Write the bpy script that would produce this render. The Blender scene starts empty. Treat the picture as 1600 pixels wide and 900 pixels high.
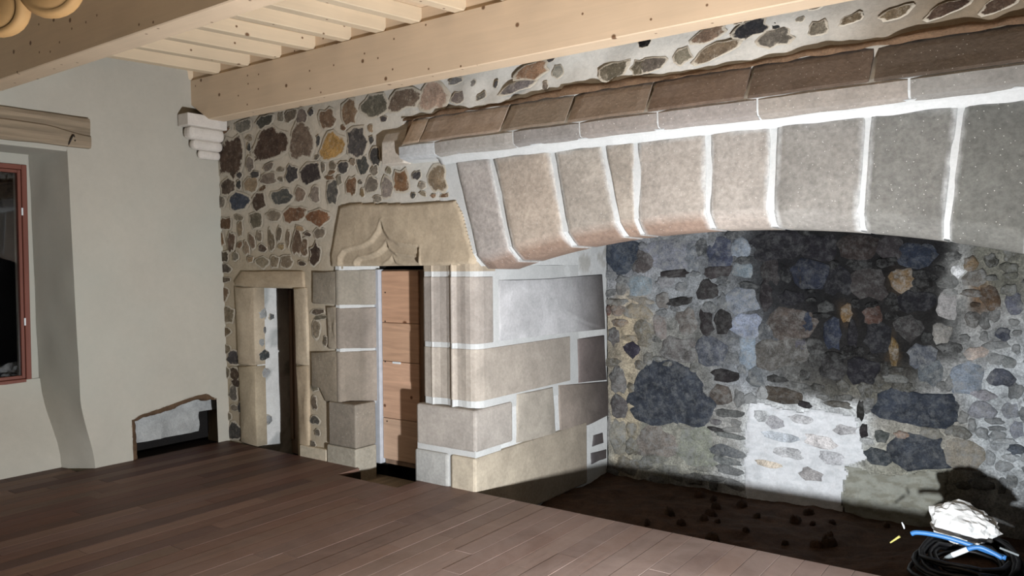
import bpy, bmesh, math, random
from mathutils import Vector, Matrix, noise
from mathutils.geometry import tessellate_polygon
random.seed(7)
SC = bpy.context.scene
COL = SC.collection
R = math.radians

# ------------------------------------------------------------------ camera
FPX = 1220.0                                   # focal length in pixels of a 1600-wide frame
YAW, PITCH, ROLL = R(35.718), R(-1.545), R(-0.452)
CAM = Vector((0, 0, 1.6))
_f0 = Vector((-math.sin(YAW), math.cos(YAW), 0)); _r0 = Vector((math.cos(YAW), math.sin(YAW), 0)); _u0 = Vector((0, 0, 1))
FWD = _f0 * math.cos(PITCH) + _u0 * math.sin(PITCH)
_u1 = _u0 * math.cos(PITCH) - _f0 * math.sin(PITCH)
RGT = _r0 * math.cos(ROLL) + _u1 * math.sin(ROLL)
UPV = _u1 * math.cos(ROLL) - _r0 * math.sin(ROLL)
cd = bpy.data.cameras.new('camera'); cam = bpy.data.objects.new('camera', cd); COL.objects.link(cam)
m = Matrix((RGT, UPV, -FWD)).transposed().to_4x4(); m.translation = CAM
cam.matrix_world = m
cd.sensor_width = 36; cd.lens = FPX / 1600 * 36; cd.clip_start = 0.05
SC.camera = cam

# ------------------------------------------------------------------ light and exposure
w = bpy.data.worlds.new('night'); SC.world = w; w.use_nodes = True
w.node_tree.nodes['Background'].inputs[0].default_value = (0.6, 0.7, 1, 1)
w.node_tree.nodes['Background'].inputs[1].default_value = 0.002
def area(name, loc, aim, size, power, color):
    l = bpy.data.lights.new(name, 'AREA'); l.shape = 'DISK'; l.size = size; l.energy = power; l.color = color
    o = bpy.data.objects.new(name, l); COL.objects.link(o); o.location = loc
    o.rotation_euler = (Vector(aim) - Vector(loc)).to_track_quat('-Z', 'Y').to_euler()
    return o
area('work_lamp', (-0.42, 2.12, 0.215), (-4.2, 4.5, 1.4), 0.10, 300, (0.94, 0.96, 1.0))
SC.view_settings.view_transform = 'Standard'; SC.view_settings.look = 'None'
SC.view_settings.gamma = 1; SC.view_settings.use_curve_mapping = False
SC.view_settings.exposure = 0.0

# ------------------------------------------------------------------ helpers
def at(px, py, ax, val):
    """pixel of the photograph -> the point of the plane (axis ax at val) it shows"""
    d = RGT * (px - 800) - UPV * (py - 450) + FWD * FPX
    t = (val - CAM[ax]) / d[ax]
    return CAM + d * t
def pix(P):
    d = Vector(P) - CAM; k = d.dot(FWD)
    return 800 + FPX * d.dot(RGT) / k, 450 - FPX * d.dot(UPV) / k
def lin(c): return c / 12.92 if c <= 0.04045 else ((c + 0.055) / 1.055) ** 2.4
def S(r, g, b): return (lin(r / 255), lin(g / 255), lin(b / 255), 1)
def jit(c, a=0.12):
    k = 1 + random.uniform(-a, a)
    return tuple(max(0, x * k * (1 + random.uniform(-a, a) * 0.3)) for x in c[:3]) + (1,)
def sstep(a, b, x):
    t = min(1, max(0, (x - a) / (b - a))); return t * t * (3 - 2 * t)
def link(name, me, mat=None, parent=None, loc=None, color=None, smooth=False):
    o = bpy.data.objects.new(name, me); COL.objects.link(o)
    if mat and not me.materials: me.materials.append(mat)
    if parent: o.parent = parent
    if loc: o.location = loc
    if color: o.color = color
    if smooth: me.polygons.foreach_set('use_smooth', [True] * len(me.polygons))
    return o
def mesh(name, V, F):
    me = bpy.data.meshes.new(name); me.from_pydata([tuple(v) for v in V], [], F); me.update(); return me
def obj(name, V, F, mat, parent=None, color=None, smooth=False, fix=True):
    me = mesh(name, V, F)
    if fix:
        bm = bmesh.new(); bm.from_mesh(me); bmesh.ops.recalc_face_normals(bm, faces=bm.faces); bm.to_mesh(me); bm.free()
    return link(name, me, mat, parent, None, color, smooth)
def thing(name, label, cat, loc=(0, 0, 0), group=None):
    o = bpy.data.objects.new(name, None); COL.objects.link(o); o.location = loc; o.empty_display_size = 0.1
    return tag(o, label, cat, group)
def tag(o, label, cat, group=None):
    o['label'] = label; o['category'] = cat
    if group: o['group'] = group
    return o
def struct(o): o['kind'] = 'structure'; return o
def keep(child, parent):                       # parent to an Empty that is not at the origin, keeping place
    child.parent = parent; child.matrix_parent_inverse = Matrix.Translation(parent.location).inverted(); return child
def box(a, b):
    (x0, y0, z0), (x1, y1, z1) = a, b
    V = [(x, y, z) for x in (x0, x1) for y in (y0, y1) for z in (z0, z1)]
    F = [(0, 1, 3, 2), (4, 6, 7, 5), (0, 4, 5, 1), (2, 3, 7, 6), (0, 2, 6, 4), (1, 5, 7, 3)]
    return V, F
class MB:
    def __init__(s): s.V = []; s.F = []
    def add(s, V, F):
        n = len(s.V); s.V += [tuple(v) for v in V]; s.F += [tuple(i + n for i in f) for f in F]; return s
    def box(s, a, b): return s.add(*box(a, b))
    def obj(s, name, mat, parent=None, color=None, smooth=False): return obj(name, s.V, s.F, mat, parent, color, smooth)
def bevel(o, wd, seg=2):
    bm = bmesh.new(); bm.from_mesh(o.data)
    bmesh.ops.bevel(bm, geom=[e for e in bm.edges if e.calc_face_angle(0) > 0.5], offset=wd, segments=seg, profile=0.5, affect='EDGES')
    bm.to_mesh(o.data); bm.free(); return o
def bbox(name, a, b, mat, parent=None, color=None, bev=0.006, seg=2):
    o = obj(name, *box(a, b), mat, parent, color); return bevel(o, bev, seg) if bev else o
def prism(poly, ax, a, b):
    """extrude a 2-D outline along axis ax from a to b; outline in the two other axes in order"""
    def P(p, t):
        q = [p[0], p[1]]; q.insert(ax, t); return q
    n = len(poly); V = [P(p, a) for p in poly] + [P(p, b) for p in poly]
    F = [tuple(range(n)), tuple(range(2 * n - 1, n - 1, -1))] + [(i, (i + 1) % n, n + (i + 1) % n, n + i) for i in range(n)]
    return V, F
def tube(pts, rad, seg=8, cap=True):
    V = []; F = []; n = len(pts); pts = [Vector(p) for p in pts]; prev = None
    for i, p in enumerate(pts):
        t = (pts[min(i + 1, n - 1)] - pts[max(i - 1, 0)]).normalized()
        a = prev if prev else (Vector((0, 0, 1)) if abs(t.z) < 0.9 else Vector((1, 0, 0)))
        s = t.cross(a).normalized(); u = s.cross(t).normalized(); prev = u
        r = rad[i] if isinstance(rad, (list, tuple)) else rad
        V += [p + (s * math.cos(k * 2 * math.pi / seg) + u * math.sin(k * 2 * math.pi / seg)) * r for k in range(seg)]
    for i in range(n - 1):
        for k in range(seg): F.append((i * seg + k, i * seg + (k + 1) % seg, (i + 1) * seg + (k + 1) % seg, (i + 1) * seg + k))
    if cap: F += [tuple(range(seg)), tuple(range((n - 1) * seg, n * seg))]
    return V, F
def spline(pts, n=8):
    out = []; P = [Vector(p) for p in pts]; P = [P[0] * 2 - P[1]] + P + [P[-1] * 2 - P[-2]]
    for i in range(1, len(P) - 2):
        for k in range(n):
            t = k / n; a, b, c, d = P[i - 1:i + 3]
            out.append(0.5 * ((2 * b) + (c - a) * t + (2 * a - 5 * b + 4 * c - d) * t * t + (3 * b - a - 3 * c + d) * t ** 3))
    return out + [P[-2]]
def nz(x, y, z=0, s=1.0): return noise.noise(Vector((x * s, y * s, z * s)))
def fbm(x, y, z=0, s=1.0): return noise.fractal(Vector((x * s, y * s, z * s)), 0.8, 2.0, 4)

def slab(name, poly, nrm, proud, back, mat, parent, color=None, bev=0.012, rough=0.0, sub=2):
    """a dressed block: outline (world points on a plane), worn rounded arrises, uneven face"""
    nrm = Vector(nrm).normalized(); P = [Vector(p) for p in poly]
    Q = []
    for i, p in enumerate(P):                                           # subdivide the outline
        q = P[(i + 1) % len(P)]
        for k in range(sub): Q.append(p.lerp(q, k / sub))
    c = sum(Q, Vector()) / len(Q); sd = random.random() * 50; n = len(Q)
    V = []
    def ring(f, h, j):
        for i, q in enumerate(Q):
            d = (c - q); L = d.length
            k = min(f / max(L, 1e-6), 0.9)
            V.append(q + d * k + nrm * (h + j * nz(q.x * 9 + sd, q.y * 9, q.z * 9)))
    wob = [Vector((nz(q.x * 7 + sd, q.z * 7, q.y), 0, 0)).x for q in Q]
    for i in range(n): Q[i] = Q[i] + (c - Q[i]).normalized() * (wob[i] * bev * 0.8)
    ring(0, -back, 0); ring(0, proud - bev, 0); ring(bev * 0.35, proud - bev * 0.3, rough * 0.5); ring(bev * 1.2, proud, rough)
    r0 = sum((q - c).length for q in Q) / n
    ring(r0 * 0.5, proud, rough * 1.5)
    V.append(c + nrm * (proud + rough * nz(sd, 1, 2)))
    F = [(a * n + i, a * n + (i + 1) % n, (a + 1) * n + (i + 1) % n, (a + 1) * n + i) for a in range(4) for i in range(n)]
    F += [(4 * n + i, 4 * n + (i + 1) % n, 5 * n) for i in range(n)]
    o = obj(name, V, F, mat, parent, color, smooth=True)
    return o

# ------------------------------------------------------------------ materials
def nt(name):
    M = bpy.data.materials.new(name); M.use_nodes = True; N = M.node_tree
    return M, N, N.nodes, N.links, N.nodes['Principled BSDF']
def node(N, t, **kw):
    n = N.nodes.new(t)
    for k, v in kw.items():
        if k.startswith('i_'): n.inputs[int(k[2:]) if k[2:].isdigit() else k[2:].replace('_', ' ')].default_value = v
        else: setattr(n, k, v)
    return n
def noise_n(N, L, src, scale, detail=6, rough=0.6, dist=0.0):
    n = node(N, 'ShaderNodeTexNoise'); n.inputs['Scale'].default_value = scale; n.inputs['Detail'].default_value = detail
    n.inputs['Roughness'].default_value = rough; n.inputs['Distortion'].default_value = dist; L.new(src, n.inputs['Vector']); return n.outputs['Fac']
def ramp(N, L, src, stops):
    r = node(N, 'ShaderNodeValToRGB'); e = r.color_ramp.elements
    while len(e) < len(stops): e.new(0.5)
    for k, (p, c) in enumerate(stops):
        e[k].position = p; e[k].color = c if isinstance(c, tuple) else (c, c, c, 1)
    L.new(src, r.inputs[0]); return r.outputs[0]
def mixc(N, L, fac, a, b, mode='MIX'):
    x = node(N, 'ShaderNodeMix', data_type='RGBA', blend_type=mode)
    for s, v in ((0, fac), (6, a), (7, b)):
        if hasattr(v, 'is_linked'): L.new(v, x.inputs[s])
        else: x.inputs[s].default_value = v
    return x.outputs[2]
def bump(N, L, B, h, st, dist=0.01):
    b = node(N, 'ShaderNodeBump'); b.inputs['Strength'].default_value = st; b.inputs['Distance'].default_value = dist
    L.new(h, b.inputs['Height']); L.new(b.outputs[0], B.inputs['Normal'])
def madd(N, L, a, k, b=None, kb=1.0, op='ADD'):
    x = node(N, 'ShaderNodeMath', operation='MULTIPLY'); L.new(a, x.inputs[0]); x.inputs[1].default_value = k
    if b is None: return x.outputs[0]
    y = node(N, 'ShaderNodeMath', operation='MULTIPLY_ADD'); L.new(b, y.inputs[0]); y.inputs[1].default_value = kb; L.new(x.outputs[0], y.inputs[2])
    return y.outputs[0]

def stone_mat(name, src='obj', base=(1, 1, 1, 1), lo=0.6, hi=1.35, smear=None, smear_t=0.62, fine=0.5, bst=0.6, scale=6, rough=0.9, bdist=0.012, spec=None, streak=None, rim=None):
    M, N, ns, L, B = nt(name)
    pos = node(N, 'ShaderNodeNewGeometry').outputs['Position']
    if src == 'obj': c = node(N, 'ShaderNodeObjectInfo').outputs['Color']
    elif src == 'attr': c = node(N, 'ShaderNodeVertexColor', layer_name='Col').outputs['Color']
    else: c = None
    n1 = noise_n(N, L, pos, scale, 8, 0.65, 0.4); n2 = noise_n(N, L, pos, scale * 9, 6, 0.7); n3 = noise_n(N, L, pos, scale * 0.4, 4, 0.5)
    v = ramp(N, L, n1, [(0.25, lo), (0.75, hi)])
    col = mixc(N, L, 1.0, c if c is not None else base, v, 'MULTIPLY')
    g = ramp(N, L, n2, [(0.3, 1 - fine * 0.5), (0.7, 1 + fine * 0.4)])
    col = mixc(N, L, 1.0, col, g, 'MULTIPLY')
    if streak:                                                           # large soft patches of another tone
        col = mixc(N, L, ramp(N, L, n3, [(0.45, 0.0), (0.7, 0.7)]), col, streak)
    if smear:
        n4 = noise_n(N, L, pos, scale * 1.9, 12, 0.8, 0.25)
        f = ramp(N, L, n4, [(smear_t - 0.08, 0.0), (smear_t + 0.10, 1.0)])
        x = node(N, 'ShaderNodeMath', operation='MULTIPLY'); L.new(f, x.inputs[0]); L.new(node(N, 'ShaderNodeObjectInfo').outputs['Alpha'], x.inputs[1])
        col = mixc(N, L, x.outputs[0], col, smear)
    if rim:
        e = node(N, 'ShaderNodeVertexColor', layer_name='Edge').outputs['Color']
        n5 = noise_n(N, L, pos, 16, 8, 0.7, 0.6)
        x = node(N, 'ShaderNodeMath', operation='MULTIPLY_ADD'); L.new(e, x.inputs[0]); x.inputs[1].default_value = 0.62; L.new(n5, x.inputs[2])
        col = mixc(N, L, ramp(N, L, x.outputs[0], [(0.84, 0.0), (0.97, 1.0)]), col, rim)
    if spec:                                                             # pale crystals
        vo = node(N, 'ShaderNodeTexVoronoi'); vo.inputs['Scale'].default_value = 38; L.new(pos, vo.inputs['Vector'])
        col = mixc(N, L, ramp(N, L, vo.outputs['Distance'], [(0.06, 0.8), (0.11, 0.0)]), col, spec)
    L.new(col, B.inputs['Base Color']); B.inputs['Roughness'].default_value = rough
    B.inputs['Specular IOR Level'].default_value = 0.25
    bump(N, L, B, madd(N, L, n1, 0.6, n2, 0.5), bst, bdist)
    return M
M_RUB = stone_mat('rubble_stone', lo=0.45, hi=1.45, fine=0.8, bst=1.0, scale=12, smear=S(172, 163, 146), smear_t=0.60, rim=S(182, 174, 158))
M_DRESS = stone_mat('dressed_stone', lo=0.82, hi=1.16, fine=0.4, bst=0.45, scale=4, spec=S(205, 203, 196))
M_JAMB = stone_mat('jamb_stone', lo=0.78, hi=1.15, fine=0.25, bst=0.3, scale=5)
M_PIER = stone_mat('pier_stone', lo=0.75, hi=1.2, fine=0.3, bst=0.35, scale=5, src='attr')
M_HEARTH = stone_mat('sooty_stone', lo=0.35, hi=1.6, fine=1.0, bst=1.0, scale=9, smear=S(136, 138, 136), smear_t=0.55)
M_VOUS = stone_mat('arch_stone', src='attr', lo=0.8, hi=1.16, fine=0.55, bst=0.55, scale=4, spec=S(190, 188, 182))
M_LIME = stone_mat('limewash_patch', src='attr', lo=0.8, hi=1.1, fine=0.2, bst=0.7, scale=7)
M_MORT = stone_mat('lime_mortar', src='attr', lo=0.86, hi=1.1, fine=0.2, bst=0.5, scale=5)
M_MORTW = stone_mat('white_joint_mortar', src=None, base=S(184, 186, 184), lo=0.88, hi=1.06, fine=0.15, bst=0.35, scale=6)
M_SOOT = stone_mat('sooty_mortar', src='attr', lo=0.35, hi=1.5, fine=1.1, bst=1.0, scale=8)
M_PLAS = stone_mat('grey_plaster', src=None, base=S(174, 170, 158), lo=0.93, hi=1.05, fine=0.06, bst=0.12, scale=2.2, streak=S(168, 170, 160))
M_NICHE = stone_mat('rough_niche_mortar', src=None, base=S(170, 172, 170), lo=0.7, hi=1.2, fine=0.4, bst=1.0, scale=9)
M_RAW = stone_mat('raw_earth_edge', src=None, base=S(104, 82, 62), lo=0.6, hi=1.3, fine=0.5, bst=1.0, scale=9)
M_EARTH = stone_mat('hearth_earth', src=None, base=S(74, 54, 40), lo=0.5, hi=1.4, fine=0.7, bst=1.0, scale=7)
M_DARK = stone_mat('soot_and_shade_black', src=None, base=S(26, 24, 23), lo=0.7, hi=1.3, fine=0.4, bst=0.5, scale=5)  # soot in the flue; in passage, niche and gaps it is painted shade
M_DARKST = stone_mat('bounce_dark_stone', src=None, base=S(96, 88, 80), lo=0.7, hi=1.2, scale=3)  # for the unseen walls, made dark to cut bounced light
M_CORB = stone_mat('limewashed_stone', src=None, base=S(205, 198, 188), lo=0.85, hi=1.08, fine=0.15, bst=0.35, scale=7)
M_WHITEW = stone_mat('whitewash', src='attr', lo=0.85, hi=1.08, fine=0.2, bst=0.6, scale=8)

def wood_mat(name, base=None, ax=0, dark=None, gr=0.25, rough=0.55, knots=None, kscale=2.2, dust=None, bst=0.15, stretch=0.06):
    M, N, ns, L, B = nt(name)
    tc = node(N, 'ShaderNodeTexCoord').outputs['Object']
    inf = node(N, 'ShaderNodeObjectInfo')
    off = node(N, 'ShaderNodeVectorMath', operation='SCALE'); cmb = node(N, 'ShaderNodeCombineXYZ')
    for k in range(3): L.new(inf.outputs['Random'], cmb.inputs[k])
    L.new(cmb.outputs[0], off.inputs[0]); off.inputs['Scale'].default_value = 17
    add = node(N, 'ShaderNodeVectorMath', operation='ADD'); L.new(tc, add.inputs[0]); L.new(off.outputs[0], add.inputs[1])
    mp = node(N, 'ShaderNodeMapping'); sc = [1, 1, 1]; sc[ax] = stretch; mp.inputs['Scale'].default_value = sc; L.new(add.outputs[0], mp.inputs['Vector'])
    g1 = noise_n(N, L, mp.outputs[0], 30, 6, 0.6, 0.6); g2 = noise_n(N, L, add.outputs[0], 1.6, 3, 0.5)
    c = base if base else inf.outputs['Color']
    col = mixc(N, L, 1.0, c, ramp(N, L, g1, [(0.3, 1 - gr), (0.7, 1 + gr * 0.6)]), 'MULTIPLY')
    col = mixc(N, L, 1.0, col, ramp(N, L, g2, [(0.3, 0.9), (0.7, 1.08)]), 'MULTIPLY')
    if dust:
        g3 = noise_n(N, L, node(N, 'ShaderNodeNewGeometry').outputs['Position'], 2.3, 7, 0.7, 0.5)
        px_ = node(N, 'ShaderNodeSeparateXYZ'); L.new(node(N, 'ShaderNodeNewGeometry').outputs['Position'], px_.inputs[0])
        mr = node(N, 'ShaderNodeMapRange'); L.new(px_.outputs[0], mr.inputs['Value']); mr.inputs['From Min'].default_value = -5.2; mr.inputs['From Max'].default_value = -1.6; mr.inputs['To Min'].default_value = 0.03; mr.inputs['To Max'].default_value = 0.85
        mu = node(N, 'ShaderNodeMath', operation='MULTIPLY'); L.new(ramp(N, L, g3, [(0.3, 0.45), (0.7, 1.0)]), mu.inputs[0]); L.new(mr.outputs[0], mu.inputs[1])
        col = mixc(N, L, mu.outputs[0], col, dust)
    if knots:
        sp = node(N, 'ShaderNodeSeparateXYZ'); L.new(add.outputs[0], sp.inputs[0]); o2 = [k for k in range(3) if k != ax]
        sm = node(N, 'ShaderNodeMath', operation='ADD'); L.new(sp.outputs[o2[0]], sm.inputs[0]); L.new(sp.outputs[o2[1]], sm.inputs[1])
        cv = node(N, 'ShaderNodeCombineXYZ'); L.new(sp.outputs[ax], cv.inputs[0]); L.new(sm.outputs[0], cv.inputs[1])
        for ks, r_, keep_ in ((kscale, 0.05, 0.62), (kscale * 1.9, 0.05, 0.68)):
            vo = node(N, 'ShaderNodeTexVoronoi', voronoi_dimensions='2D'); vo.inputs['Scale'].default_value = ks; L.new(cv.outputs[0], vo.inputs['Vector'])
            sc_ = node(N, 'ShaderNodeSeparateColor'); L.new(vo.outputs['Color'], sc_.inputs[0])
            on = node(N, 'ShaderNodeMath', operation='GREATER_THAN'); L.new(sc_.outputs[0], on.inputs[0]); on.inputs[1].default_value = keep_
            mm = node(N, 'ShaderNodeMath', operation='MULTIPLY'); L.new(on.outputs[0], mm.inputs[0]); L.new(ramp(N, L, vo.outputs['Distance'], [(r_ * 0.7, 0.95), (r_ * 1.25, 0.0)]), mm.inputs[1])
            col = mixc(N, L, mm.outputs[0], col, knots)
    L.new(col, B.inputs['Base Color']); B.inputs['Roughness'].default_value = rough; B.inputs['Specular IOR Level'].default_value = 0.3
    bump(N, L, B, g1, bst, 0.004); return M
KN = S(104, 74, 50)
M_PINE = wood_mat('planed_spruce', S(206, 184, 156), 0, gr=0.05, knots=KN, kscale=3.4)
M_PINEY = wood_mat('planed_spruce_joist', S(208, 190, 162), 1, gr=0.05, knots=KN, kscale=3.0)
M_FLOOR = wood_mat('dark_floor_board', None, 1, gr=0.22, rough=0.55, dust=S(178, 160, 152), bst=0.2)
M_OLDW = wood_mat('old_oak', S(138, 124, 104), 1, gr=0.38, rough=0.85, bst=0.8)
M_DOORW = wood_mat('new_door_board', None, 0, gr=0.2, rough=0.6, knots=S(96, 58, 34), kscale=1.9, bst=0.2)
M_DARKW = wood_mat('dark_door_wood', S(140, 118, 100), 2, gr=0.3, rough=0.7)
M_REDW = wood_mat('red_brown_painted_frame', S(116, 70, 58), 2, gr=0.1, rough=0.45)
def plain(name, c, rough=0.6, metal=0.0, **kw):
    M, N, ns, L, B = nt(name); pos = node(N, 'ShaderNodeTexCoord').outputs['Object']
    v = ramp(N, L, noise_n(N, L, pos, 14, 5), [(0.3, 0.88), (0.7, 1.1)])
    L.new(mixc(N, L, 1.0, c, v, 'MULTIPLY'), B.inputs['Base Color']); B.inputs['Roughness'].default_value = rough; B.inputs['Metallic'].default_value = metal
    for k, x in kw.items(): B.inputs[k.replace('_', ' ')].default_value = x
    return M
M_IRON = plain('dark_iron', S(40, 34, 30), 0.6, 0.4)
M_STRIP = plain('grey_sealing_strip', S(172, 176, 182), 0.6)
M_PAPER = plain('white_paper', S(232, 234, 232), 0.8)
M_BLUE = plain('blue_plastic', S(62, 122, 186), 0.4)
M_WHITE = plain('white_plastic', S(222, 228, 230), 0.5)
M_GREYP = plain('grey_plastic', S(128, 136, 138), 0.5)
M_RUBBER = plain('black_rubber', S(16, 16, 18), 0.5)
M_YEL = plain('yellow_fibre_shade', S(152, 118, 72), 0.8)
M_YSTICK = plain('yellow_stick', S(200, 190, 110), 0.6)
def glass():
    M, N, ns, L, B = nt('window_glass'); B.inputs['Base Color'].default_value = (1, 1, 1, 1); B.inputs['Roughness'].default_value = 0.02
    B.inputs['Transmission Weight'].default_value = 1.0; B.inputs['IOR'].default_value = 1.45; return M
M_GLASS = glass()

def paint(o, fn):
    """per-vertex colour of the material itself (stains, soot) and some painted shade, from a function of position"""
    me = o.data; a = me.color_attributes.new('Col', 'FLOAT_COLOR', 'POINT')
    buf = []
    for v in me.vertices: buf += list(fn(v.co))[:3] + [1]
    a.data.foreach_set('color', buf); return o

# ------------------------------------------------------------------ main measures (metres)
YW = 4.35            # face of the back wall
YB = 6.29            # back of the hearth
XP = -3.452          # hearth side of the left pier
XR = 0.15            # hearth side of the right pier
ZC = 3.42            # ceiling boards
ARX, ARZ, ARR = -1.65, 1.81, 6.5
def arch(x): return ARZ - ARR + math.sqrt(ARR * ARR - (x - ARX) ** 2)
def xleft(z): return -6.40 - 0.037 * max(z, 0)      # the plaster wall leans out a little

# ------------------------------------------------------------------ floor
notch = (-4.615, -4.03, 4.09)
fl = [(-7.0, -2.7), (2.6, -2.7), (2.6, 4.325), (notch[1], 4.325), (notch[1], notch[2]), (notch[0], notch[2]), (notch[0], 4.325), (-5.45, 4.325), (-5.45, 4.3), (-5.96, 4.3), (-5.96, 4.325), (-6.9, 4.325)]
FLOOR = struct(obj('floor', *prism(fl, 2, -0.32, -0.027), wood_mat('floor_underside', S(40, 32, 26), 1)))
bw = 0.128
x = -6.80; k = 0
while x < 1.2:
    y1 = 4.322
    if x < -6.42: y1 = 2.98
    elif notch[0] - 0.06 < x + bw / 2 < notch[1]: y1 = notch[2]
    ys = [y1]; y = y1 - random.uniform(0.35, 1.9)
    while y > -0.2: ys.append(y); y -= random.uniform(1.2, 2.2)
    ys.append(-2.6 if False else min(y, -0.4))
    for a, b in zip(ys[1:], ys[:-1]):
        t = random.choice([(92, 64, 52), (102, 74, 60), (84, 58, 48), (108, 82, 68), (98, 64, 50), (102, 80, 70), (76, 46, 38), (114, 90, 78)])
        h = random.uniform(-0.0007, 0.0005)
        o = obj('floor_board', *box((-bw / 2 + 0.0014, -(b - a) / 2 + 0.001, -0.0255), (bw / 2 - 0.0014, (b - a) / 2 - 0.001, h)), M_FLOOR, FLOOR, jit(S(*t), 0.15))
        bevel(o, 0.0008, 1); o.location = (x + bw / 2, (a + b) / 2, 0)
    x += bw
bbox('door_sill', (-4.75, 4.1, -0.3), (-3.9, 4.64, -0.13), M_OLDW, FLOOR, bev=0.01)

# ------------------------------------------------------------------ back wall (lime mortar sheet with openings, stones set in it)
D1 = (-5.985, -5.425, 1.43)          # small doorway
D2 = (-4.87, -3.98, 1.594)           # boarded doorway
def lines(a, b, st, extra):
    v = [a]; n = int((b - a) / st)
    v = [a + (b - a) * i / n for i in range(n + 1)]
    for e in extra: v = [t for t in v if abs(t - e) > st * 0.45] + [e]
    return sorted(v)
def sheet(xs, zs, hole, yfn):
    V = []; F = []; ix = {}
    def vid(i, j):
        if (i, j) not in ix: ix[(i, j)] = len(V); V.append((xs[i], yfn(xs[i], zs[j]), zs[j]))
        return ix[(i, j)]
    for i in range(len(xs) - 1):
        for j in range(len(zs) - 1):
            if hole((xs[i] + xs[i + 1]) / 2, (zs[j] + zs[j + 1]) / 2): continue
            F.append((vid(i, j), vid(i + 1, j), vid(i + 1, j + 1), vid(i, j + 1)))
    return V, F
def hole(x, z):
    if D1[0] < x < D1[1] and z < D1[2]: return True
    if D2[0] < x < D2[1] and z < D2[2]: return True
    if XP - 0.3 < x < XR + 0.3 and z < 2.2: return True
    if -3.99 < x < XP and z < 1.66: return True
    if -4.82 < x < -3.62 and z < 1.97: return True
    return False
def wy(x, z):
    y = YW + 0.010 + 0.005 * fbm(x, z, 3, 2.2) + 0.003 * nz(x, z, 8, 14)
    if z > 2.7 and x > -4.2: y += 0.02 * nz(x, z, 5, 5)
    return y
xs = lines(-6.75, 1.3, 0.03, [D1[0], D1[1], D2[0], D2[1], XP - 0.3, XR + 0.3]); zs = lines(-0.3, 3.4, 0.03, [D1[2], D2[2], 2.2])
WALLB = struct(obj('wall_back', *sheet(xs, zs, hole, wy), M_MORT, smooth=True))
def mcol(co):
    px, py = pix(co)
    a = S(186, 177, 160); g = S(190, 188, 180); t = sstep(-5.2, -3.6, co.x)
    c = [a[i] * (1 - t) + g[i] * t for i in range(3)]
    d = sstep(330, 420, py) * sstep(560, 470, px)                         # duller old mortar round the small doorway
    o = S(160, 146, 122); c = [c[i] * (1 - 0.7 * d) + o[i] * 0.7 * d for i in range(3)]
    e = sstep(1150, 1500, px) * sstep(140, 60, py); o = S(128, 116, 98)  # shade above the cornice's right end, put into the mortar colour
    return [c[i] * (1 - e) + o[i] * e for i in range(3)]
paint(WALLB, mcol)

# shared stone shapes, about one unit across, face toward -Y
def stone_mesh(kind, i):
    rnd = random.Random(100 * i + kind); n = 13; V = []; F = []
    rad = []
    for k in range(n):
        t = 2 * math.pi * k / n
        if kind == 0: p = 0.5 / (abs(math.cos(t)) ** 3.2 + abs(math.sin(t)) ** 3.2) ** (1 / 3.2)     # blocky
        else: p = 0.5 / (abs(math.cos(t)) ** 2.2 + abs(math.sin(t)) ** 2.2) ** (1 / 2.2)             # rounded
        rad.append(p * rnd.uniform(0.74, 1.16))
    tilt = (rnd.uniform(-0.25, 0.25), rnd.uniform(-0.25, 0.25))
    for f, h in ((1.10, 0.6), (1.02, -0.15), (0.82, -0.72), (0.45, -1.0)):
        for k in range(n):
            t = 2 * math.pi * k / n + (0 if f > 0.5 else 0.2); q = rad[k] * f
            X, Z = q * math.cos(t), q * math.sin(t)
            V.append((X, h + (rnd.uniform(-0.28, 0.28) + tilt[0] * X * 2 + tilt[1] * Z * 2 if h < -0.3 else 0), Z))
    V.append((0, -0.95 + rnd.uniform(-0.2, 0.2), 0))
    for a in range(3):
        for k in range(n): F.append((a * n + k, a * n + (k + 1) % n, (a + 1) * n + (k + 1) % n, (a + 1) * n + k))
    for k in range(n): F.append((3 * n + k, 3 * n + (k + 1) % n, 4 * n))
    me = mesh('stone', V, F); bm = bmesh.new(); bm.from_mesh(me); bmesh.ops.recalc_face_normals(bm, faces=bm.faces); bm.to_mesh(me); bm.free()
    me.polygons.foreach_set('use_smooth', [True] * len(me.polygons))
    ea = me.color_attributes.new('Edge', 'FLOAT_COLOR', 'POINT'); ev = [1.0] * n + [0.92] * n + [0.45] * n + [0.05] * n + [0.0]
    ea.data.foreach_set('color', [q for e in ev for q in (e, e, e, 1)])
    return me
def shapes(mat):
    out = {}
    for kd in (0, 1):
        out[kd] = [stone_mesh(kd, i) for i in range(14)]
        for me in out[kd]: me.materials.append(mat)
    return out
SH_RUB, SH_HE = shapes(M_RUB), shapes(M_HEARTH)
def stone(px, py, wd, ht, rot, col, parent, yplane, SH, proud=0.018, kind=None, a=0.14):
    c = at(px, py, 1, yplane)
    W = (at(px + wd / 2, py, 1, yplane) - at(px - wd / 2, py, 1, yplane)).length
    H = (at(px, py + ht / 2, 1, yplane) - at(px, py - ht / 2, 1, yplane)).length
    me = random.choice(SH[random.choice((0, 0, 1)) if kind is None else kind])
    o = bpy.data.objects.new('stone', me); COL.objects.link(o); o.parent = parent
    o.location = c; o.scale = (W * 1.10, proud * random.uniform(0.8, 1.25), H * 1.10)
    o.rotation_euler = (0, R(rot), 0)
    q = jit(S(*col), a); lum = (q[0] + q[1] + q[2]) / 3; o.color = q[:3] + (min(1.0, 0.10 + lum * 7),); return o
DB, BR, GR, DG, TN, BL = (74, 60, 50), (112, 86, 64), (116, 108, 96), (70, 68, 66), (150, 128, 98), (66, 70, 80)
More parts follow.
